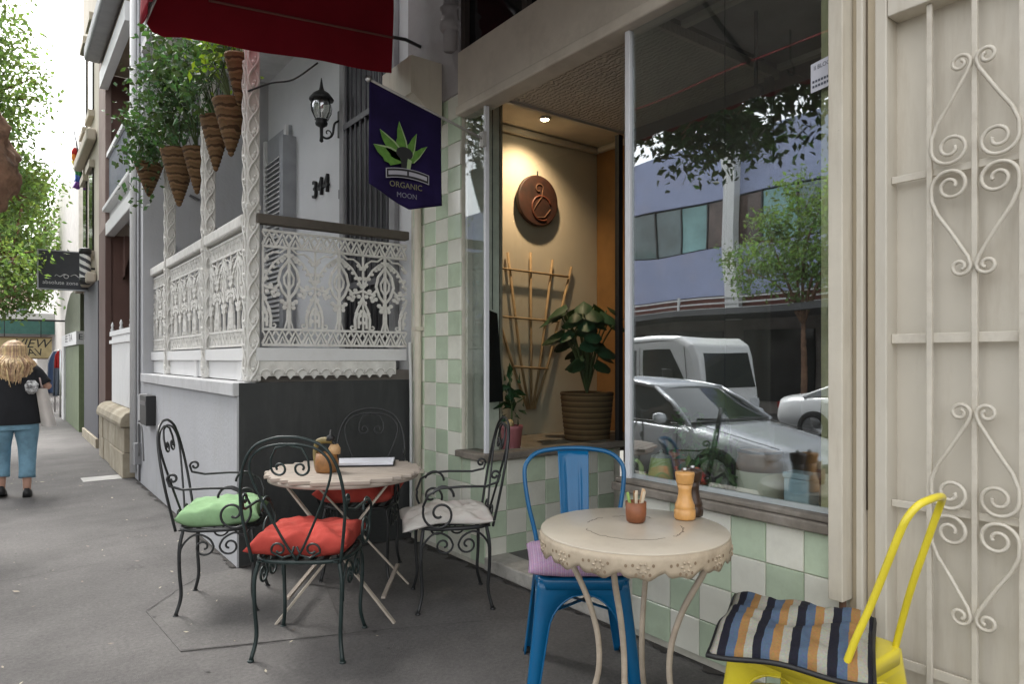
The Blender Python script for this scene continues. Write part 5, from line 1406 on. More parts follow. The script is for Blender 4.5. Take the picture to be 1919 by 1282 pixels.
# sticker on the glass
stk = thing('window_sticker', 'small white printed sign taped to the top right of the big window', 'sign', (W, 1.31, 2.3))
def stp(u, v, w): return (W + 0.008 - w, 1.308 - u * 0.98, 2.335 + v - u * 0.30 * 0)
MB().prism([(-0.045, -0.055), (0.052, -0.045), (0.052, 0.065), (-0.045, 0.050)], stp, 0.0, 0.0015).build('card', mat('card_white', (0.62, 0.62, 0.68), rough=0.5), stk)
text_part('lettering', 'II BLOCK', 0.022, mat('ink', (0.08, 0.09, 0.12), rough=0.6), stk, lambda u, v, w: stp(u + 0.004, v + 0.036 + u * 0.12, 0.0022 + w), extrude=0.0003, sx=0.85)
for (v, n_) in ((-0.018, 8), (-0.036, 7)):
    for k in range(n_):
        u = -0.038 + k * 0.011
        MB().prism([(u, v + u * 0.1), (u + 0.008, v + u * 0.1), (u + 0.008, v + 0.009 + u * 0.1), (u, v + 0.009 + u * 0.1)], stp, 0.002, 0.0026).build('print_line', MATS['ink'], stk)

# ============================================================ NEIGHBOURS FURTHER DOWN THE STREET
M_BROWN = mat('brown_render', (0.125, 0.068, 0.055), rough=0.8, var=0.12, scale=1.5, bump=0.2, bscale=30, stain=(0.08, 0.045, 0.04), stain_scale=1.5, stain_amt=0.5)
M_MAUVER = mat('mauve_render', (0.24, 0.17, 0.15), rough=0.8, var=0.12, scale=1.5, stain=(0.42, 0.36, 0.32), stain_scale=1.2, stain_amt=0.5)
M_CREAMR = mat('cream_render', (0.46, 0.41, 0.34), rough=0.85, var=0.1, scale=1.0, stain=(0.42, 0.36, 0.3), stain_scale=1.5, stain_amt=0.5)
NX = 1.20
b2 = thing('brown_terrace', 'two storey brown terrace with white balcony beam past the grey house', 'house', (NX, 10.2, 0))
box('end_wall', M_BROWN, b2, NX + 0.021, 4.0, 10.80, 10.95, 0.0, 3.0)
box('upper_end_wall', M_BROWN, b2, NX + 0.021, 4.0, 10.80, 10.95, 3.36, 5.2)
box('pier', mat('brown_pier', (0.115, 0.066, 0.055), rough=0.8, var=0.12, scale=1.5), b2, NX - 0.05, NX + 0.02, 10.78, 11.55, 0.0, 3.1)
box('upper_pier', M_MAUVER, b2, NX - 0.05, NX + 0.02, 10.78, 11.55, 3.101, 9.5)
box('recessed_wall', M_BROWN, b2, 2.6, 2.8, 8.43, 10.8, 0.0, 5.2)
box('balcony_slab', M_WHITE, b2, NX, 2.6, 8.43, 10.78, 3.16, 3.30)
MB().box(NX - 0.05, NX + 0.06, 8.43, 10.778, 2.98, 3.155).build('balcony_beam', M_WHITE, b2, bevel=0.01)
MB().box(NX - 0.09, NX + 0.06, 8.43, 10.778, 3.302, 3.36).build('balcony_beam', M_WHITE, b2, bevel=0.01)
M_BGREY = mat('blue_grey_iron', (0.15, 0.165, 0.20), rough=0.6, var=0.15, scale=14)
bp_ = MB().box(NX - 0.02, NX + 0.01, 8.43, 10.778, 3.37, 3.42).build('balcony_panel', M_BGREY, b2)
for k in range(26):
    y = 8.5 + k * 0.088
    MB().box(NX - 0.012, NX + 0.004, y - 0.03, y + 0.03, 3.421, 4.05).build('baluster', M_BGREY, bp_)
MB().box(NX - 0.04, NX + 0.03, 8.43, 10.778, 4.051, 4.11).build('balcony_rail', M_WHITE, bp_)
box('verandah_roof', mat('tan_soffit', (0.36, 0.29, 0.21), rough=0.8), b2, NX - 0.1, 2.8, 8.43, 10.78, 5.2, 5.3)
MB().box(NX - 0.12, NX - 0.02, 8.43, 10.78, 4.98, 5.195).build('roof_beam', M_WHITE, b2)
MB().box(NX - 0.30, NX - 0.10, 8.43, 10.78, 5.305, 5.50).build('gutter', mat('gutter_grey', (0.25, 0.25, 0.26), rough=0.5), b2, bevel=0.03)
box('roof', mat('roof_iron', (0.18, 0.17, 0.17), rough=0.7), b2, NX - 0.1, 4.0, 8.43, 10.78, 5.301, 5.6)
# arch haunch at the porch
hp_ = [(NX + 0.16, 2.98)] + [(NX + 0.16 + 0.5 * (1 - math.cos(R(a))), 2.98 - 0.55 * (1 - math.sin(R(a)))) for a in range(0, 91, 10)][::-1] + [(NX + 0.16, 2.4)]
MB().prism(hp_, lambda u, v, w: (u, w, v), 10.60, 10.795).build('arch_haunch', M_BROWN, b2)
# white picket gate and sandstone wall in front of it
gt = thing('white_board_fence', 'white boarded fence standing on a sandstone wall', 'fence', (NX, 9.4, 0.75))
for k in range(8):
    y = 8.66 + k * 0.215
    MB().add([(NX - 0.02, y, 0.74), (NX + 0.01, y, 0.74), (NX + 0.01, y + 0.207, 0.74), (NX - 0.02, y + 0.207, 0.74),
              (NX - 0.02, y, 1.64), (NX + 0.01, y, 1.64), (NX + 0.01, y + 0.207, 1.62), (NX - 0.02, y + 0.207, 1.62)],
             [(0, 3, 2, 1), (4, 5, 6, 7), (0, 1, 5, 4), (1, 2, 6, 5), (2, 3, 7, 6), (3, 0, 4, 7)]).build('board', M_WHITE, gt)
MB().box(NX - 0.045, NX - 0.021, 8.62, 10.42, 1.50, 1.545).build('rail', M_WHITE, gt)
MB().box(NX - 0.04, NX - 0.021, 8.62, 10.42, 1.60, 1.66).build('rail', M_WHITE, gt)
for y in (8.7, 9.5, 10.3):
    MB().lathe([(0.02, 0), (0.024, 0.02), (0.012, 0.05), (0.02, 0.08), (0.003, 0.12)], 10, (NX - 0.02, y, 1.662)).build('finial', M_WHITE, gt)
M_SAND = mat('sandstone', (0.34, 0.285, 0.20), rough=0.9, var=0.25, scale=3, bump=0.6, bscale=18, stain=(0.20, 0.17, 0.13), stain_scale=2.5, stain_amt=0.6, col2=(0.44, 0.39, 0.30))
sw = thing('sandstone_wall', 'low weathered sandstone block wall with rounded coping', 'wall', (NX, 9.5, 0))
zr = [(0.0, 0.27), (0.275, 0.55)]
for r_, (z0, z1) in enumerate(zr):
    y = 8.47
    k = 0
    while y < 10.70:
        ln = (0.62, 0.48, 0.70, 0.55)[(k + r_ * 2) % 4]
        y2 = min(y + ln, 10.72)
        o_ = rng.uniform(-0.012, 0.012)
        MB().box(NX - 0.13 + o_, NX + 0.16, y, y2 - 0.008, z0, z1).build('stone', M_SAND, sw, bevel=0.008)
        y = y2; k += 1
for y0, y1 in ((8.45, 9.70), (9.712, 10.72)):
    MB().prism([(-0.16, 0.555), (-0.165, 0.60), (-0.15, 0.66), (-0.11, 0.705), (-0.05, 0.73), (0.05, 0.735), (0.16, 0.735), (0.16, 0.555)], lambda u, v, w: (NX + u, w, v), y0, y1).build('coping_stone', M_SAND, sw, bevel=0.01)
# barber's block
b3 = thing('barber_shop', 'tall cream building with charcoal painted shopfront', 'shop', (NX, 13.2, 0))
M_NAVY = mat('charcoal_paint', (0.055, 0.058, 0.072), rough=0.6, var=0.1)
box('ground_pier', M_NAVY, b3, NX - 0.06, NX + 0.3, 11.56, 13.6, 0.14, 2.45)
box('pier_base', M_SAND, b3, NX - 0.09, NX + 0.3, 11.56, 13.6, 0.0, 0.138)
box('shop_window', mat('dark_pane', (0.012, 0.012, 0.013)), b3, NX + 0.06, NX + 0.3, 13.61, 14.3, 0.0, 2.45)
box('upper_wall', M_CREAMR, b3, NX - 0.02, NX + 3, 11.56, 14.3, 2.46, 9.5)
for (z0, z1) in ((3.0, 4.3), (5.2, 6.6)):
    for y in (12.5, 13.5):
        w_ = MB().box(NX - 0.045, NX - 0.021, y, y + 0.5, z0, z1).build('window', mat('dark_pane', (0.012, 0.012, 0.013)), b3)
        MB().box(NX - 0.10, NX - 0.0205, y - 0.06, y + 0.56, z0 - 0.10, z0 - 0.004).build('sill', M_CREAMR, w_)
        MB().box(NX - 0.09, NX - 0.0205, y - 0.06, y + 0.56, z1 + 0.004, z1 + 0.12).build('hood', M_CREAMR, w_)
MB().box(NX - 0.16, NX - 0.03, 12.06, 14.3, 2.46, 2.62).build('cornice', M_CREAMR, b3, bevel=0.03)
MB().box(NX - 0.16, NX - 0.03, 12.06, 14.3, 4.62, 4.80).build('cornice', M_CREAMR, b3, bevel=0.03)
pb_ = thing('barber_pole', 'black and white spiral barber pole beside the hanging sign', 'barber pole', (1.06, 12.35, 2.4))
bpm = stripe_mat('barber_stripe', [(0.7, 0.7, 0.72), (0.03, 0.035, 0.05)], 4.5, 2, rough=0.3)
# helical stripes: shear the stripe coordinate round the pole with real geometry colours
PX, PY = 1.05, 12.35
spir = {(c_, b_): MB() for c_ in (0, 1) for b_ in (0, 1)}
nseg, nz_ = 24, 40
for i in range(nz_):
    for k in range(nseg):
        f = (k / nseg + i / nz_ * 1.6) * 2
        a0, a1 = 2 * PI * k / nseg, 2 * PI * (k + 1) / nseg
        z0, z1 = 2.55 + 0.36 * i / nz_, 2.55 + 0.36 * (i + 1) / nz_
        q = [(PX + 0.075 * math.cos(a), PY + 0.075 * math.sin(a), z) for a, z in ((a0, z0), (a1, z0), (a1, z1), (a0, z1))]
        spir[(0 if f % 1 < 0.5 else 1, int(f) % 2)].add(q, [(0, 1, 2, 3)])
for (c_, b_), s_m in spir.items():
    s_m.build(('white_spiral', 'dark_spiral')[c_], (M_WHITE, M_NAVY)[c_], pb_)
for z in (2.45, 2.91):
    MB().lathe([(0.06, 0.0), (0.085, 0.02), (0.085, 0.08), (0.06, 0.10)], 18, (PX, PY, z)).build('end_cap', M_BLACK, pb_)
MB().bar((PX, PY, 2.70), (NX - 0.02, PY + 0.02, 2.70), 0.03, 0.03).build('bracket', M_BLACK, pb_)
sg = thing('barber_sign', 'charcoal projecting sign with white moustache emblem and silver border', 'sign', (0.85, 13.0, 2.4))
SGY = 13.0
sp_ = lambda u, v, w: (0.845 + u, SGY - w, 2.715 + v)
MB().box(0.465, 1.225, SGY + 0.002, SGY + 0.06, 2.40, 3.03).build('board', M_NAVY, sg)
for (a, b_, c, d) in ((0.465, 1.225, 2.40, 2.418), (0.465, 1.225, 3.012, 3.03), (0.465, 0.483, 2.419, 3.011), (1.207, 1.225, 2.419, 3.011)):
    MB().box(a, b_, SGY - 0.012, SGY + 0.0, c, d).build('border', mat('silver_paint', (0.45, 0.46, 0.5), rough=0.5), sg)
M_SGW = mat('sign_white', (0.72, 0.72, 0.76), rough=0.6)
for s in (-1, 1):
    MB().tube(smooth_path([sp_(0.05 + s * 0.01, -0.085, 0.004), sp_(0.05 + s * 0.07, -0.06, 0.004), sp_(0.05 + s * 0.13, -0.10, 0.004), sp_(0.05 + s * 0.18, -0.075, 0.004), sp_(0.05 + s * 0.20, -0.10, 0.004)], 5), [0.012] * 6 + [0.018] * 6 + [0.010] * 9, 5, flat=0.4).build('emblem', M_SGW, sg)
MB().tube([sp_(0.0 + a, -0.095 + b, 0.004) for a, b in arc(0, 0, 0.03, 0, 360, 14)], 0.006, 5, flat=0.5).build('emblem', M_SGW, sg)
text_part('lettering', 'absolute zone bro', 0.085, M_SGW, sg, lambda u, v, w: sp_(u - 0.0, v - 0.20, 0.003 + w), extrude=0.001)
# green shop
b4 = thing('green_shop', 'low green painted shop with rounded parapet', 'shop', (NX, 16, 0))
M_SAGE = mat('sage_paint', (0.15, 0.19, 0.10), rough=0.7, var=0.12)
box('front', M_SAGE, b4, NX - 0.08, NX + 2.5, 14.31, 17.9, 0.0, 1.56)
box('pilaster', M_WHITE, b4, NX - 0.12, NX - 0.081, 17.3, 17.9, 0.0, 1.56)
pr_ = [(14.31, 1.80), (14.31, 2.55), (14.9, 2.62), (16.4, 2.62), (17.2, 2.45), (17.9, 2.15), (17.9, 1.80)]
MB().prism(pr_, lambda u, v, w: (w, u, v), NX - 0.06, NX + 0.2).build('parapet', mat('sage_dark', (0.10, 0.115, 0.07), rough=0.8, var=0.15), b4)
box('sign_board', M_WHITE, b4, NX - 0.12, NX + 0.2, 14.31, 17.9, 1.562, 1.798)
text_part('lettering', 'EE TA', 0.20, M_BLACK, b4, lambda u, v, w: (NX - 0.122 - w, 16.0 - u * 3.4, 1.70 + v), extrude=0.001)
text_part('lettering', 'EE TA', 0.15, M_BLACK, b4, lambda u, v, w: (NX + 0.1 + u, 14.305 - w, 1.69 + v), extrude=0.001)
# far shop awning, hanging sign, clothes rail
b5 = thing('far_shop', 'far white shop with a green fascia awning over the footpath', 'shop', (2.0, 32, 0))
box('front', mat('far_white', (0.66, 0.62, 0.58), rough=0.8), b5, 1.6, 6.0, 20.5, 60.0, 0.0, 7.0)
box('awning_deck', mat('far_grey', (0.45, 0.46, 0.47), rough=0.8), b5, -1.0, 1.598, 30.0, 46.0, 2.25, 2.38)
box('awning_fascia', mat('fascia_teal', (0.06, 0.16, 0.14), rough=0.7), b5, -1.05, 1.598, 29.93, 29.999, 2.2, 2.72)
box('awning_cap', M_WHITE, b5, -1.08, 1.598, 29.90, 29.998, 2.722, 2.95)
b6 = thing('cream_corner_building', 'pale peach building closing the street far away', 'building', (5, 85, 0))
box('wall', mat('peach', (0.66, 0.52, 0.42), rough=0.9, var=0.06), b6, -8, 12, 84, 96, -0.3, 9.0)
for k in range(6):
    MB().box(-6.5 + k * 2.6, -5.2 + k * 2.6, 83.93, 83.995, 4.5, 7.0).build('window', mat('far_pane', (0.2, 0.22, 0.25), rough=0.3), b6)
hs_ = thing('hanging_shop_sign', 'tan hanging board with brush lettering beyond the walking woman', 'sign', (0.6, 24, 1.6))
MB().box(-0.15, 1.21, 24.0, 24.05, 1.32, 1.92).build('board', mat('sign_tan', (0.42, 0.34, 0.18), rough=0.7, var=0.15), hs_)
for (z0, z1) in ((1.30, 1.33), (1.91, 1.94)):
    MB().box(-0.16, 1.22, 23.97, 23.999, z0, z1).build('border', mat('sign_brown', (0.10, 0.06, 0.03), rough=0.7), hs_)
for x in (0.1, 0.95):
    MB().tube([(x, 24.02, 1.94), (x, 24.02, 2.4)], 0.012, 6).build('hanger', M_BLACK, hs_)
MB().bar((-0.5, 24.02, 2.42), (1.6, 24.02, 2.42), 0.05, 0.05).build('bracket', M_BLACK, hs_)
text_part('lettering', 'VIEW', 0.36, M_BLACK, hs_, lambda u, v, w: (0.72 + u, 23.996 - w, 1.74 + v), extrude=0.001, shear=0.3)
text_part('lettering', 'NAV', 0.30, M_BLACK, hs_, lambda u, v, w: (0.72 + u, 23.996 - w, 1.49 + v), extrude=0.001, shear=-0.3)
rk = thing('clothes_rail', 'steel clothes rail standing outside the green shop', 'clothes rail', (1.0, 19, 0))
MB().tube([(1.08, 18.3, 0.0), (1.08, 18.3, 1.5), (1.08, 20.2, 1.5), (1.08, 20.2, 0.0)], 0.02, 8).build('frame', M_STEEL, rk)
for (y, c, nm, lab, w_, z0) in ((18.35, (0.42, 0.02, 0.02), 'red', 'red garment at the front of the clothes rail', 0.14, 1.10), (18.8, (0.10, 0.12, 0.16), 'slate', 'slate grey garment hung behind the red one', 0.15, 0.45), (19.3, (0.05, 0.08, 0.16), 'navy', 'navy garment in the middle of the clothes rail', 0.26, 0.5), (19.8, (0.5, 0.48, 0.46), 'pale', 'pale garment at the far end of the clothes rail', 0.26, 0.6)):
    def gf(u, v, y=y, w_=w_, z0=z0):
        ww = w_ * (0.45 + 0.55 * min(1, v * 4)) * (1 + 0.1 * v)
        return (1.08 + (u - 0.5) * 1.3 * ww, y + 0.05 * math.sin(u * 14 + y) * v, 1.48 - v * (1.48 - z0))
    o = MB().grid(gf, 16, 10).build('garment', mat('cloth_' + nm, c, rough=0.9), None, solid=0.02)
    tag(o, lab, 'garment', 'clothes on the rail')
# rainbow flag
fl = thing('rainbow_flag', 'small rainbow flag on a pole on the cream building', 'flag', (NX, 14.2, 4.3))
MB().tube([(NX, 14.2, 4.3), (1.05, 14.4, 5.4)], 0.012, 6).build('pole', M_BLACK, fl)
for k, c in enumerate(((0.55, 0.03, 0.03), (0.65, 0.22, 0.03), (0.65, 0.5, 0.05), (0.05, 0.3, 0.1), (0.04, 0.10, 0.4), (0.15, 0.05, 0.28))):
    def ff(u, v, k=k):
        return (1.15 - u * 0.11 - 0.03 * math.sin(v * 2 + k), 14.35 + 0.05 * math.sin(u * 6), 5.05 - (k + v) * 0.12)
    MB().grid(ff, 6, 3).build('stripe', mat('flag_%d' % k, c, rough=0.8), fl, solid=0.004)

# ============================================================ WOMAN WALKING AWAY
def skin_chain(name, verts, edges, radii, m, parent, root=0, sub=2):
    me = bpy.data.meshes.new(name)
    me.from_pydata(verts, edges, [])
    o = bpy.data.objects.new(name, me)
    COL.objects.link(o)
    sk_ = o.modifiers.new('skin', 'SKIN'); sk_.use_smooth_shade = True
    for i, r in enumerate(radii):
        v = me.skin_vertices[0].data[i]
        v.radius = r if isinstance(r, tuple) else (r, r)
        v.use_root = (i == root)
    s = o.modifiers.new('sub', 'SUBSURF'); s.levels = sub; s.render_levels = sub
    dg = bpy.context.evaluated_depsgraph_get()
    nm = bpy.data.meshes.new_from_object(o.evaluated_get(dg))
    bpy.data.objects.remove(o)
    for p in nm.polygons: p.use_smooth = True
    nm.materials.clear(); nm.materials.append(m)
    return link(bpy.data.objects.new(name, nm), parent, local=True)
M_SKIN = mat('skin', (0.52, 0.30, 0.22), rough=0.55, var=0.05)
wo = thing('person', 'woman with blond hair in black top and cropped jeans walking away', 'person', (0, 0, 0))
V_ = [(0, 0, .88), (0, -.01, 1.08), (0, 0, 1.26), (0, .01, 1.40), (0, .02, 1.47),
      (-.10, 0, .84), (-.11, .09, .48), (-.11, .03, .10), (-.11, .14, .035),
      (.10, 0, .84), (.115, .02, .47), (.115, -.06, .09), (.115, .07, .035),
      (-.17, 0, 1.35), (-.27, -.04, 1.10), (-.27, .08, .90),
      (.17, 0, 1.35), (.31, -.02, 1.14), (.225, .10, 1.28), (.19, .10, 1.335)]
E_ = [(0, 1), (1, 2), (2, 3), (3, 4), (0, 5), (5, 6), (6, 7), (7, 8), (0, 9), (9, 10), (10, 11), (11, 12), (2, 13), (13, 14), (14, 15), (2, 16), (16, 17), (17, 18), (18, 19)]
R_ = [(.19, .13), (.16, .12), (.16, .12), .055, .06, .10, .062, .038, .03, .10, .062, .038, .03, .055, .042, .028, .055, .042, .03, .03]
body = skin_chain('body', V_, E_, R_, M_SKIN, wo)
hd = MB()
hd.lathe([(0.02, -0.02), (0.055, -0.005), (0.075, 0.05), (0.082, 0.11), (0.078, 0.16), (0.05, 0.20), (0.005, 0.215)], 20, (0, 0.03, 1.44), sx=0.95, sy=1.12)
hd.tube([(0, 0.115, 1.545), (0, 0.138, 1.52), (0, 0.118, 1.51)], [0.008, 0.013, 0.008], 6)
for s in (-1, 1):
    hd.sphere((s * 0.078, 0.03, 1.535), 0.018, 6)
hd.build('head', M_SKIN, wo, local=True)
fc = MB()
for s in (-1, 1): fc.sphere((s * 0.030, 0.112, 1.555), 0.009, 6)
fc.build('eyes', M_BLACK, wo, local=True)
MB().tube([(-0.022, 0.118, 1.488), (0, 0.124, 1.486), (0.022, 0.118, 1.488)], 0.005, 5).build('mouth', mat('lips', (0.4, 0.12, 0.1), rough=0.5), wo, local=True)
fg = MB()
for (bx0, dirs) in (((-.27, .09, .885), (0, 0.25, -1)), ((.185, .11, 1.345), (-0.6, 0.1, 0.75))):
    d = Vector(dirs).normalized(); a_, b__ = frame_of(d)
    for k in range(4):
        p = Vector(bx0) + a_ * (k - 1.5) * 0.017
        ln = (0.06, 0.07, 0.066, 0.05)[k]
        fg.tube([p, p + d * ln * 0.5, p + d * ln * 0.8 + b__ * 0.02], [0.010, 0.009, 0.007], 6)
    p = Vector(bx0) - d * 0.03
    fg.tube([p, p + a_ * 0.035 + d * 0.02, p + a_ * 0.042 + d * 0.045], [0.011, 0.010, 0.008], 6)
fg.build('fingers', M_SKIN, wo, local=True)
M_TOP = mat('black_top', (0.012, 0.013, 0.016), rough=0.9, var=0.2, scale=9, bump=0.3, bscale=16)
def loft(levels, n=28, fold=0.0):
    b = MB()
    vs, fs = [], []
    for i, (cx_, cy2, z, rx, ry) in enumerate(levels):
        for k in range(n):
            t = 2 * PI * k / n
            f = 1 + fold * math.sin(5 * t + i * 0.9) * (1 - i / len(levels))
            vs.append((cx_ + rx * f * math.cos(t), cy2 + ry * f * math.sin(t), z))
    for i in range(len(levels) - 1):
        for k in range(n):
            fs.append((i * n + k, i * n + (k + 1) % n, (i + 1) * n + (k + 1) % n, (i + 1) * n + k))
    b.add(vs, fs, True)
    return b
tp_ = loft([(0, -.01, .775, .245, .18), (0, -.01, .83, .25, .185), (0, -.01, .95, .235, .165), (0, -.005, 1.08, .225, .155), (0, 0, 1.22, .235, .155), (0, 0, 1.32, .225, .13), (0, .005, 1.38, .17, .10), (0, .01, 1.42, .09, .075)], fold=0.03)
tp_.tube(smooth_path([(.15, 0, 1.345), (.22, -.005, 1.27), (.275, -.015, 1.19)], 3), [.075] * 3 + [.070, .066, .066, .066], 12)
tp_.tube(smooth_path([(-.15, 0, 1.345), (-.21, -.015, 1.26), (-.25, -.03, 1.16)], 3), [.075] * 3 + [.070, .066, .066, .066], 12)
tp_.build('top', M_TOP, wo, local=True)
M_JEAN = mat('light_denim', (0.19, 0.35, 0.46), rough=0.85, var=0.25, scale=7, bump=0.3, bscale=60)
jn = loft([(0, 0, .90, .20, .145), (0, -.01, .80, .225, .17), (0, -.005, .72, .215, .16)])
jn.tube(smooth_path([(-.105, -.005, .76), (-.112, .035, .60), (-.112, .09, .46), (-.11, .065, .33), (-.11, .04, .215)], 4), [.115, .113, .110, .104, .098, .092, .088, .085, .083, .081, .079, .077, .076, .075, .075, .076, .077], 14)
jn.tube(smooth_path([(.108, -.005, .76), (.115, .01, .60), (.116, .02, .46), (.116, -.01, .33), (.116, -.04, .20)], 4), [.115, .113, .110, .104, .098, .092, .088, .085, .083, .081, .079, .077, .076, .075, .075, .076, .077], 14)
jn.build('jeans', M_JEAN, wo, local=True)
for (fx, fy, lift) in ((-.11, .06, .035), (.115, -.02, .0)):
    b = MB()
    b.add([(p[0], p[1], p[2]) for p in []], [])
    lv = []
    sh_ = MB()
    prof_ = [(-.085, .028, .075), (-.06, .038, .095), (-.02, .042, .095), (.05, .046, .072), (.11, .046, .058), (.15, .034, .045), (.168, .012, .03)]
    vs, fs = [], []
    for (yy, hw_, hh) in prof_:
        zz = lift * (1 - (yy + .085) / .2) if yy < .1 else 0
        vs += [(fx - hw_, fy + yy, zz), (fx + hw_, fy + yy, zz), (fx + hw_ * 0.9, fy + yy, zz + hh * .6), (fx + hw_ * .5, fy + yy, zz + hh), (fx - hw_ * .5, fy + yy, zz + hh), (fx - hw_ * .9, fy + yy, zz + hh * .6)]
    for i in range(len(prof_) - 1):
        for k in range(6):
            fs.append((i * 6 + k, i * 6 + (k + 1) % 6, (i + 1) * 6 + (k + 1) % 6, (i + 1) * 6 + k))
    fs += [tuple(range(6)), tuple(range(36, 42))]
    sh_.add(vs, fs, True)
    sh_.build('shoe', M_BLACK, wo, local=True)
M_HAIR = mat('blond_hair', (0.56, 0.40, 0.23), rough=0.5, var=0.3, scale=30, island=0.3)
hr = MB()
for k in range(420):
    a = rng.uniform(0.12 * PI, 1.0 * PI + 0.88 * PI) if False else rng.uniform(PI * 0.95, PI * 2.05)
    top = Vector((0.02 * math.cos(a), 0.02 + 0.02 * math.sin(a), 1.655))
    r1 = 0.092 + rng.uniform(-0.006, 0.012)
    m1 = Vector((r1 * math.cos(a), 0.03 + r1 * 1.12 * math.sin(a), 1.60)); m2 = Vector((1.12 * r1 * math.cos(a), 0.03 + r1 * 1.2 * math.sin(a), 1.50))
    end = Vector((0.13 * math.cos(a) * rng.uniform(0.6, 1.15), 0.0 + 0.16 * math.sin(a) * rng.uniform(0.85, 1.1), rng.uniform(1.17, 1.36)))
    md = (m2 + end) / 2 + Vector((0.05 * math.cos(a) + rng.uniform(-.025, .025), 0.045 * math.sin(a), 0))
    pth = smooth_path([top, m1, m2, md, end], 3)
    hr.tube(pth, [0.006, 0.008, 0.009] + [0.009] * 7 + [0.007, 0.005, 0.002], 4)
hr.lathe([(0.098, 0.0), (0.10, 0.05), (0.085, 0.10), (0.05, 0.125), (0.005, 0.135)], 18, (0, 0.02, 1.53), sx=0.95, sy=1.08)
hr.build('hair', M_HAIR, wo, local=True)
K = 0.89
wo.scale = (K, K, K)
wo.location = (0.105, 7.95, 0)
wo.rotation_euler = (0, 0, R(-4))
tb = thing('tote_bag', 'white canvas tote bag slung from the shoulder of the walking woman', 'bag', (0.36, 7.9, 0.6))
def bagf(u, v):
    return (0.315 + (u - 0.5) * (0.09 + 0.03 * v) + 0.06 * v, 7.86 + 0.06 * math.sin(u * PI) * (0.4 + v) , 1.02 - 0.36 * v)
bg = MB().grid(bagf, 14, 10)
bg.grid(lambda u, v: (bagf(u, v)[0], 7.86 - 0.05 * math.sin(u * PI) * (0.4 + v), bagf(u, v)[2]), 14, 10)
bg.build('bag', mat('canvas', (0.60, 0.56, 0.52), rough=0.9, var=0.1, bump=0.3, bscale=20), tb)
for dx in (0.0, 0.05):
    MB().tube(smooth_path([(0.27 + dx, 7.87, 1.02), (0.265 + dx * 0.6, 7.88, 1.15), (0.25, 7.93, 1.24)], 4), 0.010, 5, flat=0.4).build('strap', mat('strap_pink', (0.55, 0.44, 0.42), rough=0.9), tb)
MB().lathe([(0.02, 0), (0.05, 0.03), (0.06, 0.09), (0.03, 0.13)], 12, (0.235, 7.84, 0.97)).build('print_scarf', mat('scarf', (0.5, 0.5, 0.5), rough=0.9, var=0.95, scale=40), tb)

# ============================================================ STREET TREES
M_BARK = mat('bark', (0.15, 0.085, 0.055), rough=0.95, var=0.45, col2=(0.32, 0.19, 0.12), scale=9, bump=1.0, bscale=20, stain=(0.24, 0.12, 0.075), stain_scale=6, stain_amt=0.7)
M_TL1 = leaf_mat('tree_leaf', (0.11, 0.18, 0.06), island=0.5, trans=0.4)
M_TL2 = leaf_mat('tree_leaf_dark', (0.045, 0.085, 0.028), island=0.5, trans=0.3)
M_TL3 = leaf_mat('tree_leaf_lime', (0.17, 0.265, 0.11), island=0.4, trans=0.5)
def tree(label, base, trunk_pts, trunk_r, blobs, nleaf, lsize, m, keep=None):
    t = thing('street_tree', label, 'tree', base)
    tk = MB()
    tk.tube(smooth_path(trunk_pts, 6), [trunk_r * (1 - 0.55 * i / (6 * (len(trunk_pts) - 1))) * (1 + 0.07 * math.sin(i * 1.7) + 0.05 * math.sin(i * 0.9 + 1)) for i in range(6 * (len(trunk_pts) - 1) + 1)], 12)
    dense = []
    tk_o = tk.build('trunk', M_BARK, t, subsurf=2)
    tx = bpy.data.textures.new('bark_relief', 'CLOUDS'); tx.noise_scale = 0.10; tx.noise_depth = 3
    dm = tk_o.modifiers.new('relief', 'DISPLACE'); dm.texture = tx; dm.strength = trunk_r * 0.45; dm.mid_level = 0.5; dm.texture_coords = 'LOCAL'
    br = MB()
    top = Vector(trunk_pts[-1])
    pts = []
    tot = sum(b[3] ** 3 for b in blobs)
    for (x, y, z, r) in blobs:
        c = Vector((x, y, z))
        br.tube(smooth_path([top - Vector((0, 0, 0.3)), (top + c) / 2 + Vector((rng.uniform(-.2, .2), rng.uniform(-.2, .2), 0.15)), c], 5), [trunk_r * 0.42 * (1 - 0.75 * i / 10) for i in range(11)], 7)
        n = max(40, int(nleaf * r ** 3 / tot))
        nc = max(5, n // 40)
        d = nrg.normal(size=(nc, 3)); d /= np.linalg.norm(d, axis=1)[:, None]
        cc = np.array([x, y, z]) + d * (r * nrg.random(nc) ** 0.38)[:, None] * [1, 1, 0.8]
        for q in cc[:: max(1, nc // 9)]:
            br.tube([c, (c + Vector(q)) / 2 + Vector((rng.uniform(-.08, .08),) * 3), Vector(q)], [trunk_r * 0.12, trunk_r * 0.08, 0.006], 5)
        pts.append((cc[:, None, :] + nrg.normal(size=(nc, n // nc, 3)) * 0.14).reshape(-1, 3))
    br.build('branches', M_BARK, t)
    pts = np.concatenate(pts)
    if keep is not None:
        pts = pts[keep(pts)]
    leaves_obj('crown', pts, lsize, m, t, aspect=0.5, droop=0.5)
    return t
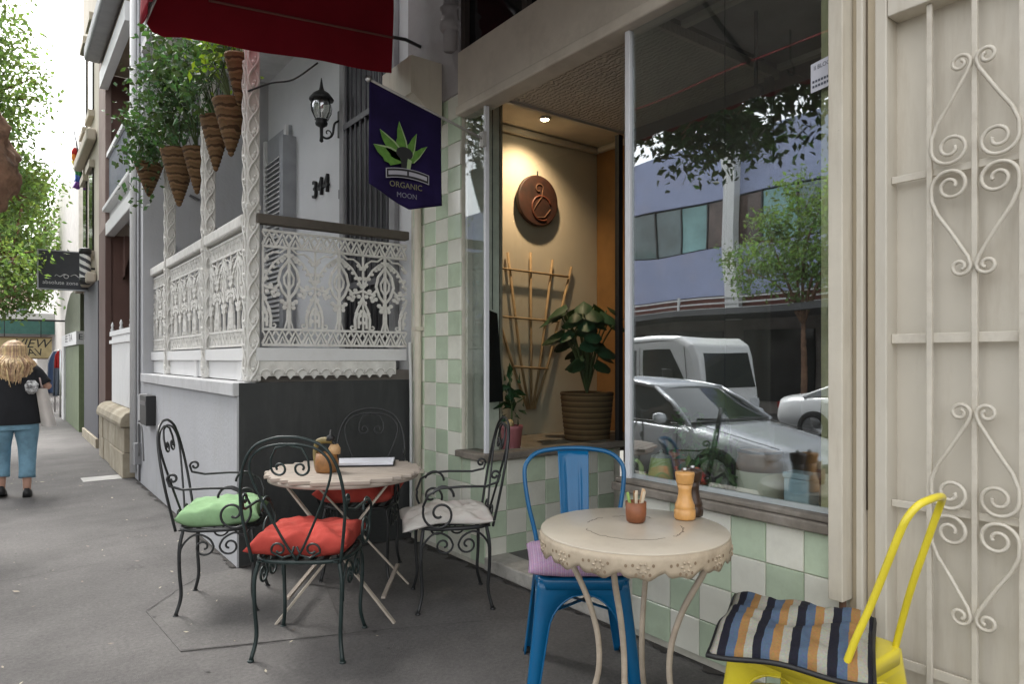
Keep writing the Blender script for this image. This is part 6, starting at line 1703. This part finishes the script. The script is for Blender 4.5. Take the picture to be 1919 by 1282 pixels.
# the nearest tree: leans over the kerb; its swollen trunk just enters the left edge of the view
tree('street tree with a swollen reddish trunk leaning in at the left edge', (-0.80, 6.3, 0),
     [(-0.85, 6.3, -0.3), (-0.75, 6.3, 0.6), (-0.62, 6.3, 1.5), (-0.29, 6.3, 2.25), (-0.062, 6.3, 2.76), (-0.33, 6.3, 3.35), (-0.8, 6.1, 4.3)], 0.30,
     [(-1.0, 5.6, 4.6, 1.0), (-1.7, 5.0, 4.3, 1.0), (-0.6, 4.7, 5.1, 0.8), (-1.5, 4.0, 4.5, 0.95), (-2.0, 3.3, 4.3, 0.9), (-1.2, 3.0, 5.0, 0.9), (-2.6, 5.5, 4.6, 1.1), (-2.4, 4.2, 5.2, 1.2), (-1.4, 6.6, 5.2, 1.1), (-1.5, 2.2, 4.6, 0.7)],
     15000, 0.12, M_TL2, keep=lambda p: (p[:, 0] < 0.02 * p[:, 1] - 0.15) & (p[:, 2] > 3.1))
tree('bright green street tree behind the leaning trunk on the left', (-1.2, 12.5, 0),
     [(-1.0, 12.5, -0.3), (-0.8, 12.5, 1.5), (-0.6, 12.4, 3.0), (-0.5, 12.4, 4.2)], 0.17,
     [(-0.4, 12.2, 4.6, 0.9), (0.15, 12.0, 3.7, 0.65), (-0.5, 12.0, 5.8, 1.0), (-0.15, 12.5, 5.1, 0.75), (0.1, 12.8, 2.8, 0.55), (-1.2, 12.8, 5.0, 1.2), (-0.9, 11.6, 7.0, 0.9), (-1.6, 12.0, 4.0, 1.0), (0.15, 11.5, 7.9, 0.5)],
     30000, 0.085, M_TL3, keep=lambda p: p[:, 0] < 0.062 * p[:, 1])
tree('denser green street tree further down the footpath above the far sign', (-0.6, 19.0, 0),
     [(-0.9, 19, -0.3), (-0.7, 19, 1.5), (-0.3, 19, 2.6), (0.0, 19, 3.3)], 0.16,
     [(0.1, 19, 3.7, 0.9), (0.25, 18.5, 2.7, 0.6), (-0.3, 19.5, 4.8, 1.1), (0.5, 19.2, 3.3, 0.6), (-0.8, 18.5, 3.6, 1.0), (0.35, 19.0, 5.2, 0.8)],
     18000, 0.10, M_TL1)
tree('pale far street tree beside the projecting barber sign', (0.3, 27.0, 0),
     [(-0.6, 27, -0.3), (-0.4, 27, 2.0), (0.2, 27, 3.6)], 0.16,
     [(0.4, 27, 4.6, 1.2), (1.2, 27.5, 5.6, 1.0), (-0.6, 26.5, 5.4, 1.4), (0.9, 27, 3.6, 0.7), (0.2, 27, 6.6, 1.1)],
     8000, 0.13, M_TL3)

# ============================================================ ACROSS THE ROAD (seen in the big window)
GX = -12.2
M_BLUEW = mat('blue_grey_wall', (0.33, 0.37, 0.55), rough=0.8, var=0.08, scale=0.8, stain=(0.44, 0.41, 0.50), stain_scale=0.7, stain_amt=0.5)
M_PANE = mat('office_pane', (0.10, 0.15, 0.16), rough=0.05, var=0.5, scale=0.6, spec=0.8)
M_PANE2 = mat('sky_reflection_pane', (0.22, 0.40, 0.40), rough=0.15, var=0.3, scale=0.7)  # sky reflection put into the pane colour
M_PANE3 = mat('brown_pane', (0.13, 0.085, 0.075), rough=0.1, var=0.5, scale=1.2)
M_FRAME = mat('dark_frame', (0.03, 0.03, 0.035), rough=0.5)
ob = thing('office_building', 'blue grey two storey office building across the road with strip windows', 'building', (GX, 12, 0))
box('lower_wall', mat('opp_shop_wall', (0.26, 0.23, 0.21), rough=0.8, var=0.4, scale=0.8), ob, GX - 6, GX - 0.3, 3, 30, -0.16, 2.6)
box('mid_wall', M_BLUEW, ob, GX - 6, GX, 3, 30, 3.15, 4.55)
box('upper_wall', M_BLUEW, ob, GX - 6, GX, 3, 30, 6.05, 7.8)
box('window_back', M_FRAME, ob, GX - 6, GX - 0.12, 3, 30, 4.552, 6.048)
for k in range(27):
    y = 3.2 + k * 0.98
    pn = MB().box(GX - 0.10, GX - 0.06, y, y + 0.92, 4.60, 6.0).build('window_pane', (M_PANE, M_PANE2, M_PANE3, M_PANE2)[(k * 7 + k // 3) % 4], ob)
    MB().box(GX - 0.115, GX - 0.02, y + 0.93, y + 0.97, 4.56, 6.04).build('window_bar', M_FRAME, ob)
for y in (5.6, 11.7, 17.8, 23.9):
    MB().box(GX + 0.002, GX + 0.30, y, y + 0.42, 2.4, 8.3).build('pilaster', M_WHITE, ob)
box('balcony_back', mat('red_brick_dark', (0.16, 0.05, 0.04), rough=0.9, var=0.4, scale=6), ob, GX - 6, GX - 0.1, 3, 30, 2.61, 3.148)
for z in (2.72, 2.88, 3.04):
    MB().box(GX + 0.3005, GX + 0.34, 3, 30, z, z + 0.045).build('balcony_rail', M_WHITE, ob)
for k in range(14):
    MB().box(GX + 0.30, GX + 0.35, 3.6 + k * 2.0, 3.66 + k * 2.0, 2.6, 3.15).build('balcony_post', M_WHITE, ob)
box('street_awning', mat('opp_awning', (0.10, 0.10, 0.105), rough=0.7), ob, GX - 0.1, GX + 2.3, 3, 30, 2.42, 2.58)
for k in range(9):
    y = 3.6 + k * 3.0
    MB().box(GX - 0.298, GX - 0.22, y, y + 2.2, 0.2, 2.1).build('shop_window', mat('dark_pane', (0.012, 0.012, 0.013)), ob)
tree('leafy street tree across the road before the blue grey office', (-8.9, 9.7, -0.16),
     [(-10.3, 8.6, -0.3), (-10.2, 8.6, 1.2), (-10.2, 8.6, 2.4)], 0.09,
     [(-10.0, 8.6, 3.4, 0.9), (-10.2, 7.8, 4.0, 0.9), (-9.8, 9.2, 4.1, 0.8), (-10.2, 8.2, 5.0, 0.9), (-10.0, 7.2, 4.8, 0.9), (-10.0, 10.0, 3.5, 0.7), (-10.3, 7.0, 5.9, 0.9)],
     10000, 0.115, M_TL3)
tree('dark street tree further along the opposite kerb', (-10.2, 4.2, -0.16),
     [(-10.3, 4.0, -0.3), (-10.2, 4.0, 1.2), (-10.2, 4.0, 3.0)], 0.14,
     [(-10.0, 4.0, 4.2, 1.2), (-10.2, 3.0, 4.8, 1.1), (-10.0, 4.8, 5.2, 1.1)], 3500, 0.17, M_TL1)

M_SILVER = mat('silver_paint_car', (0.56, 0.58, 0.61), rough=0.25, var=0.02, metal=0.15, coat=0.6)
M_CARW = mat('white_paint_car', (0.80, 0.80, 0.80), rough=0.3, var=0.02, coat=0.6)
M_CGLASS = mat('car_glass', (0.015, 0.02, 0.022), rough=0.03, var=0.0, spec=1.0)
M_TYRE = mat('tyre', (0.015, 0.015, 0.015), rough=0.9)
def car(name, label, loc, m, group=None, rz=0.0):
    """sedan, local: nose towards -y, wheels on z = 0, length 4.5, width 1.76"""
    t = thing(name, label, 'car', (0, 0, 0), 0, group)
    B = lambda mb, nm, mm=m, par=t, **k: mb.build(nm, mm, par, local=True, **k)
    # stations: y, half width, z of shoulder, z of deck centre, z bottom
    stn = [(-2.24, 0.60, 0.50, 0.52, 0.30), (-2.15, 0.74, 0.60, 0.63, 0.22), (-1.9, 0.82, 0.66, 0.71, 0.20), (-1.5, 0.86, 0.74, 0.80, 0.20), (-1.05, 0.88, 0.82, 0.88, 0.20), (-0.92, 0.88, 0.85, 0.90, 0.20), (-0.3, 0.88, 0.87, 0.90, 0.20), (0.5, 0.88, 0.88, 0.90, 0.20), (1.3, 0.87, 0.89, 0.91, 0.20), (1.75, 0.85, 0.89, 0.94, 0.22), (2.1, 0.80, 0.86, 0.92, 0.26), (2.22, 0.68, 0.70, 0.74, 0.34)]
    sec = lambda w, zs, zc, zb: [(-w * 0.86, zb), (-w * 0.99, zb + 0.14), (-w, (zb + zs) / 2), (-w * 0.985, zs - 0.09), (-w * 0.93, zs - 0.015), (-w * 0.75, zs + (zc - zs) * 0.55), (-w * 0.4, zc - 0.005), (0, zc)]
    vs, n = [], 15
    for (y, w, zs, zc, zb) in stn:
        s_ = sec(w, zs, zc, zb)
        full = s_ + [(-x, z) for x, z in s_[-2::-1]]
        vs += [(x, y, z) for x, z in full]
    fs = [(i * n + k, i * n + k + 1, (i + 1) * n + k + 1, (i + 1) * n + k) for i in range(len(stn) - 1) for k in range(n - 1)]
    fs += [tuple(range(n)), tuple((len(stn) - 1) * n + k for k in range(n))]
    B(MB().add(vs, fs, True), 'body')
    zr = 1.34
    # cabin corners: belt front, roof front, roof rear, belt rear
    bf0, rf, rr_, br0 = (0.80, -1.02, 0.875), (0.60, -0.36, zr - 0.05), (0.60, 0.72, zr - 0.05), (0.74, 1.62, 0.90)
    def cabin(y0, y1, y2, y3): pass
    rp = []
    for (y, w, z) in ((-0.42, 0.58, zr - 0.07), (-0.25, 0.60, zr - 0.035), (0.1, 0.61, zr), (0.5, 0.60, zr - 0.005), (0.8, 0.58, zr - 0.06)):
        rp.append([(x * w, y, z - 0.05 * abs(x) ** 3) for x in np.linspace(-1, 1, 9)])
    b = MB(); b.grid(lambda u, v: rp[round(v * 4)][round(u * 8)], 8, 4)
    B(b, 'roof', solid=0.02)
    ws = MB().grid(lambda u, v: ((u * 2 - 1) * (0.77 - 0.19 * v), -1.0 + 0.58 * v - 0.10 * (1 - (u * 2 - 1) ** 2) * (1 - v), 0.875 + 0.385 * v - 0.03 * abs(u * 2 - 1) ** 3 * v), 10, 6)
    B(ws, 'windscreen', M_CGLASS)
    rw_ = MB().grid(lambda u, v: ((u * 2 - 1) * (0.72 - 0.15 * v), 1.60 - 0.80 * v + 0.08 * (1 - (u * 2 - 1) ** 2) * (1 - v), 0.90 + 0.37 * v), 10, 6)
    B(rw_, 'rear_window', M_CGLASS)
    for s in (-1, 1):
        side = [(-0.92, 0.875), (-0.40, zr - 0.085), (0.0, zr - 0.045), (0.45, zr - 0.05), (0.82, zr - 0.12), (1.40, 0.91)]
        def sx_(z): return s * (0.835 - 0.235 * (z - 0.87) / 0.42)
        B(MB().add([(sx_(z) - s * 0.006, y, z) for y, z in side], [tuple(range(6))]), 'side_window', M_CGLASS)
        B(MB().tube([(sx_(0.86) * 0.985, -1.0, 0.865), (s * 0.70, -0.68, 1.10), (s * 0.60, -0.38, zr - 0.085)], 0.028, 8), 'pillar')
        B(MB().tube(smooth_path([(s * 0.60, -0.40, zr - 0.085), (s * 0.61, 0.1, zr - 0.04), (s * 0.60, 0.5, zr - 0.05), (s * 0.58, 0.84, zr - 0.12)], 4), 0.026, 8), 'roof_rail')
        B(MB().tube([(s * 0.58, 0.84, zr - 0.12), (s * 0.70, 1.2, 1.03), (s * 0.80, 1.55, 0.90)], 0.040, 8), 'pillar')
        B(MB().bar((sx_(0.88), 0.22, 0.88), (s * 0.605, 0.24, zr - 0.06), 0.07, 0.02), 'pillar', M_BLACK)
        mr = MB(); mr.lathe([(0.02, -0.06), (0.07, -0.045), (0.085, 0.0), (0.07, 0.05), (0.02, 0.065)], 12, (s * 0.97, -0.72, 0.93), sx=1.15, sy=0.7)
        B(mr, 'mirror')
        B(MB().tube([(s * 0.84, -0.74, 0.90), (s * 0.92, -0.73, 0.91)], 0.02, 6), 'mirror_arm', M_BLACK)
        B(MB().grid(lambda u, v: (s * (0.52 + 0.28 * u), -2.19 + 0.20 * u * u + 0.04 * v, 0.55 + 0.10 * v), 6, 3), 'headlight', mat('lamp_glass', (0.6, 0.62, 0.65), rough=0.1), solid=0.02)
        B(MB().box(s * 0.60 - 0.13, s * 0.60 + 0.13, 2.13, 2.20, 0.68, 0.80), 'tail_light', mat('tail_red', (0.35, 0.01, 0.01), rough=0.2))
        for y in (-1.38, 1.30):
            wl_ = MB()
            prof_ = [(0.20, -0.09), (0.29, -0.10), (0.315, -0.07), (0.315, 0.07), (0.29, 0.10), (0.20, 0.09)]
            tmp = MB().lathe(prof_, 24, (0, 0, 0), cap=False)
            wl_.add([(s * 0.80 + z, y + x_, 0.315 + y_) for x_, y_, z in tmp.v], tmp.f, True)
            wh_ = B(wl_, 'wheel', M_TYRE)
            rm = MB()
            tmp = MB().lathe([(0.02, 0.075), (0.05, 0.08), (0.19, 0.06), (0.205, 0.085), (0.21, 0.0)], 20, (0, 0, 0), cap=False)
            rm.add([(s * 0.80 + s * z, y + x_, 0.315 + y_) for x_, y_, z in tmp.v], tmp.f, True)
            for q in range(5):
                a = 2 * PI * q / 5
                rm.bar((s * 0.885, y, 0.315), (s * 0.88, y + 0.19 * math.cos(a), 0.315 + 0.19 * math.sin(a)), 0.05, 0.02)
            B(rm, 'rim', M_STEEL, wh_)
    B(MB().tube(smooth_path([(-0.78, -0.98, 0.882), (-0.40, -1.09, 0.897), (0, -1.12, 0.902), (0.40, -1.09, 0.897), (0.78, -0.98, 0.882)], 5), 0.016, 6), 'cowl_strip', M_BLACK)
    for (wx, wd) in ((-0.45, 0.55), (0.15, 0.50)):
        B(MB().tube([(wx, -1.05, 0.905), (wx + wd * 0.5, -1.02, 0.915), (wx + wd, -0.96, 0.925)], 0.008, 5), 'wiper', M_BLACK)
    for s in (-1, 1):
        B(MB().tube(smooth_path([(s * 0.66, -2.05, 0.668), (s * 0.70, -1.7, 0.745), (s * 0.72, -1.3, 0.815), (s * 0.74, -1.06, 0.862)], 4), 0.005, 5), 'bonnet_seam', M_BLACK)
        B(MB().tube(smooth_path([(s * 0.845, -0.95, 0.874), (s * 0.848, 0.2, 0.884), (s * 0.84, 1.45, 0.905)], 5), 0.010, 6), 'window_trim', M_BLACK)
        for yy in (-0.88, 0.22, 1.15):
            B(MB().tube([(s * 0.872, yy, 0.84), (s * 0.884, yy, 0.62), (s * 0.878, yy, 0.36)], 0.004, 5), 'door_seam', M_BLACK)
        for yy in (0.08, 1.02):
            B(MB().bar((s * 0.888, yy - 0.09, 0.76), (s * 0.888, yy + 0.09, 0.765), 0.02, 0.022), 'door_handle')
    B(MB().box(-0.42, 0.42, -2.265, -2.20, 0.40, 0.50), 'grille', M_BLACK, bevel=0.015)
    B(MB().box(-0.70, 0.70, -2.25, -2.14, 0.24, 0.32), 'bumper', M_BLACK, bevel=0.02)
    t.location = loc; t.rotation_euler = (0, 0, rz)
    return t
c1 = car('parked_car', 'silver sedan parked at the near kerb, reflected in the big window', (-2.20, 5.95, -0.30), M_SILVER, 'cars parked along the street')
def car_copy(label, loc, m, rz=0.0):
    c = copy_tree(c1)
    c.location = loc; c.rotation_euler = (0, 0, rz)
    tag(c, label)
    def rec(o):
        for ch in o.children:
            if ch.type == 'MESH' and ch.data.materials[0] == M_SILVER:
                ch.data = ch.data.copy(); ch.data.materials[0] = m
            rec(ch)
    rec(c)
    return c
car_copy('white sedan parked across the road ahead of the white van', (-8.5, 5.6, -0.30), M_CARW, 0.0)
car_copy('dark grey sedan parked across the road furthest to the right in the reflection', (-8.5, 0.4, -0.30), mat('grey_paint_car', (0.10, 0.105, 0.115), rough=0.3, metal=0.4, coat=0.5))
# white van
vn = thing('white_van', 'white passenger van with dark side windows behind the silver sedan', 'van', (-6.1, 9.6, -0.3))
VX, VY, VZ = -6.1, 10.15, -0.30
L2, Wd, Hh = 2.45, 0.92, 2.02
pf = [(-L2 + 0.0, 0.45), (-L2 + 0.01, 0.80), (-L2 + 0.03, 1.05), (-L2 + 0.14, 1.65), (-L2 + 0.22, 1.85), (-L2 + 0.45, 1.98), (-L2 + 1.3, Hh), (L2 - 0.4, Hh), (L2 - 0.1, 1.95), (L2, 1.7), (L2, 0.35), (-L2 + 0.2, 0.30)]
vb = MB()
n = len(pf)
ws_ = [(-1.0, 0.0), (-0.985, 0.05), (-0.90, 0.0), (0.90, 0.0), (0.985, 0.05), (1.0, 0.0)]
lay = [(-Wd, 0.045), (-Wd * 0.93, 0.0), (Wd * 0.93, 0.0), (Wd, 0.045)]
vs = []
for (x, ins) in lay:
    cyv, czv = 0.0, 1.1
    for (y, z) in pf:
        k_ = 1 - ins
        vs.append((VX + x, VY + cyv + (y - cyv) * k_, VZ + czv + (z - czv) * k_))
fs = [tuple(range(n))[::-1], tuple(3 * n + k for k in range(n))]
for i in range(3):
    fs += [(i * n + k, i * n + (k + 1) % n, (i + 1) * n + (k + 1) % n, (i + 1) * n + k) for k in range(n)]
vb.add(vs, fs)
vb.build('body', M_CARW, vn, bevel=0.05, seg=3)
for s in (-1, 1):
    for (y0, y1, z0, z1) in ((-1.95, -1.15, 1.14, 1.74), (-0.95, 0.55, 1.14, 1.74), (0.65, 2.1, 1.14, 1.74)):
        poly = [(y0 + (0.0 if y0 > -1.5 else -0.12), z0), (y1, z0), (y1, z1), (y0 + (0.0 if y0 > -1.5 else 0.14), z1)]
        MB().prism(poly, lambda u, v, w: (VX + s * (Wd + w), VY + u, VZ + v), 0.001, 0.008).build('side_window', M_CGLASS, vn)
    MB().box(VX + s * 1.02 - 0.07, VX + s * 1.02 + 0.07, VY - 1.85, VY - 1.75, VZ + 1.15, VZ + 1.40).build('mirror', M_BLACK, vn, bevel=0.02)
    for y in (-1.5, 1.4):
        tmp = MB().lathe([(0.18, -0.1), (0.31, -0.1), (0.33, -0.06), (0.33, 0.06), (0.31, 0.1), (0.18, 0.1), (0.05, 0.08)], 22, (0, 0, 0), cap=False)
        MB().add([(VX + s * (0.86 + 0) + s * z, VY + y + a, VZ + 0.33 + b_) for a, b_, z in tmp.v], tmp.f, True).build('wheel', M_TYRE, vn)
MB().prism([(-0.78, 0), (0.78, 0), (0.70, 1), (-0.70, 1)], lambda u, v, w: (VX + u, VY - L2 + 0.045 + 0.12 * v - w, VZ + 1.10 + 0.60 * v + w * 0.4), 0.0, 0.02).build('windscreen', M_CGLASS, vn)
for s in (-1, 1):
    for yy in (-2.08, -1.05, 0.60):
        MB().bar((VX + s * (Wd + 0.002), VY + yy, VZ + 0.40), (VX + s * (Wd + 0.002), VY + yy, VZ + 1.80), 0.008, 0.008).build('door_seam', M_BLACK, vn)
    MB().bar((VX + s * (Wd - 0.01), VY - 1.9, VZ + 1.90), (VX + s * (Wd - 0.01), VY + 2.25, VZ + 1.90), 0.02, 0.02).build('roof_gutter', M_CARW, vn)
    MB().bar((VX + s * (Wd + 0.012), VY - 1.25, VZ + 1.02), (VX + s * (Wd + 0.012), VY - 1.10, VZ + 1.02), 0.02, 0.03).build('door_handle', M_BLACK, vn)
    MB().box(VX + s * 0.72 - 0.13, VX + s * 0.72 + 0.13, VY - L2 - 0.012, VY - L2 + 0.06, VZ + 0.70, VZ + 0.90).build('headlight', MATS['lamp_glass'], vn)
MB().box(VX - 0.8, VX + 0.8, VY - L2 - 0.03, VY - L2 + 0.1, VZ + 0.42, VZ + 0.62).build('bumper', mat('bumper_grey', (0.2, 0.2, 0.2), rough=0.6), vn, bevel=0.03)
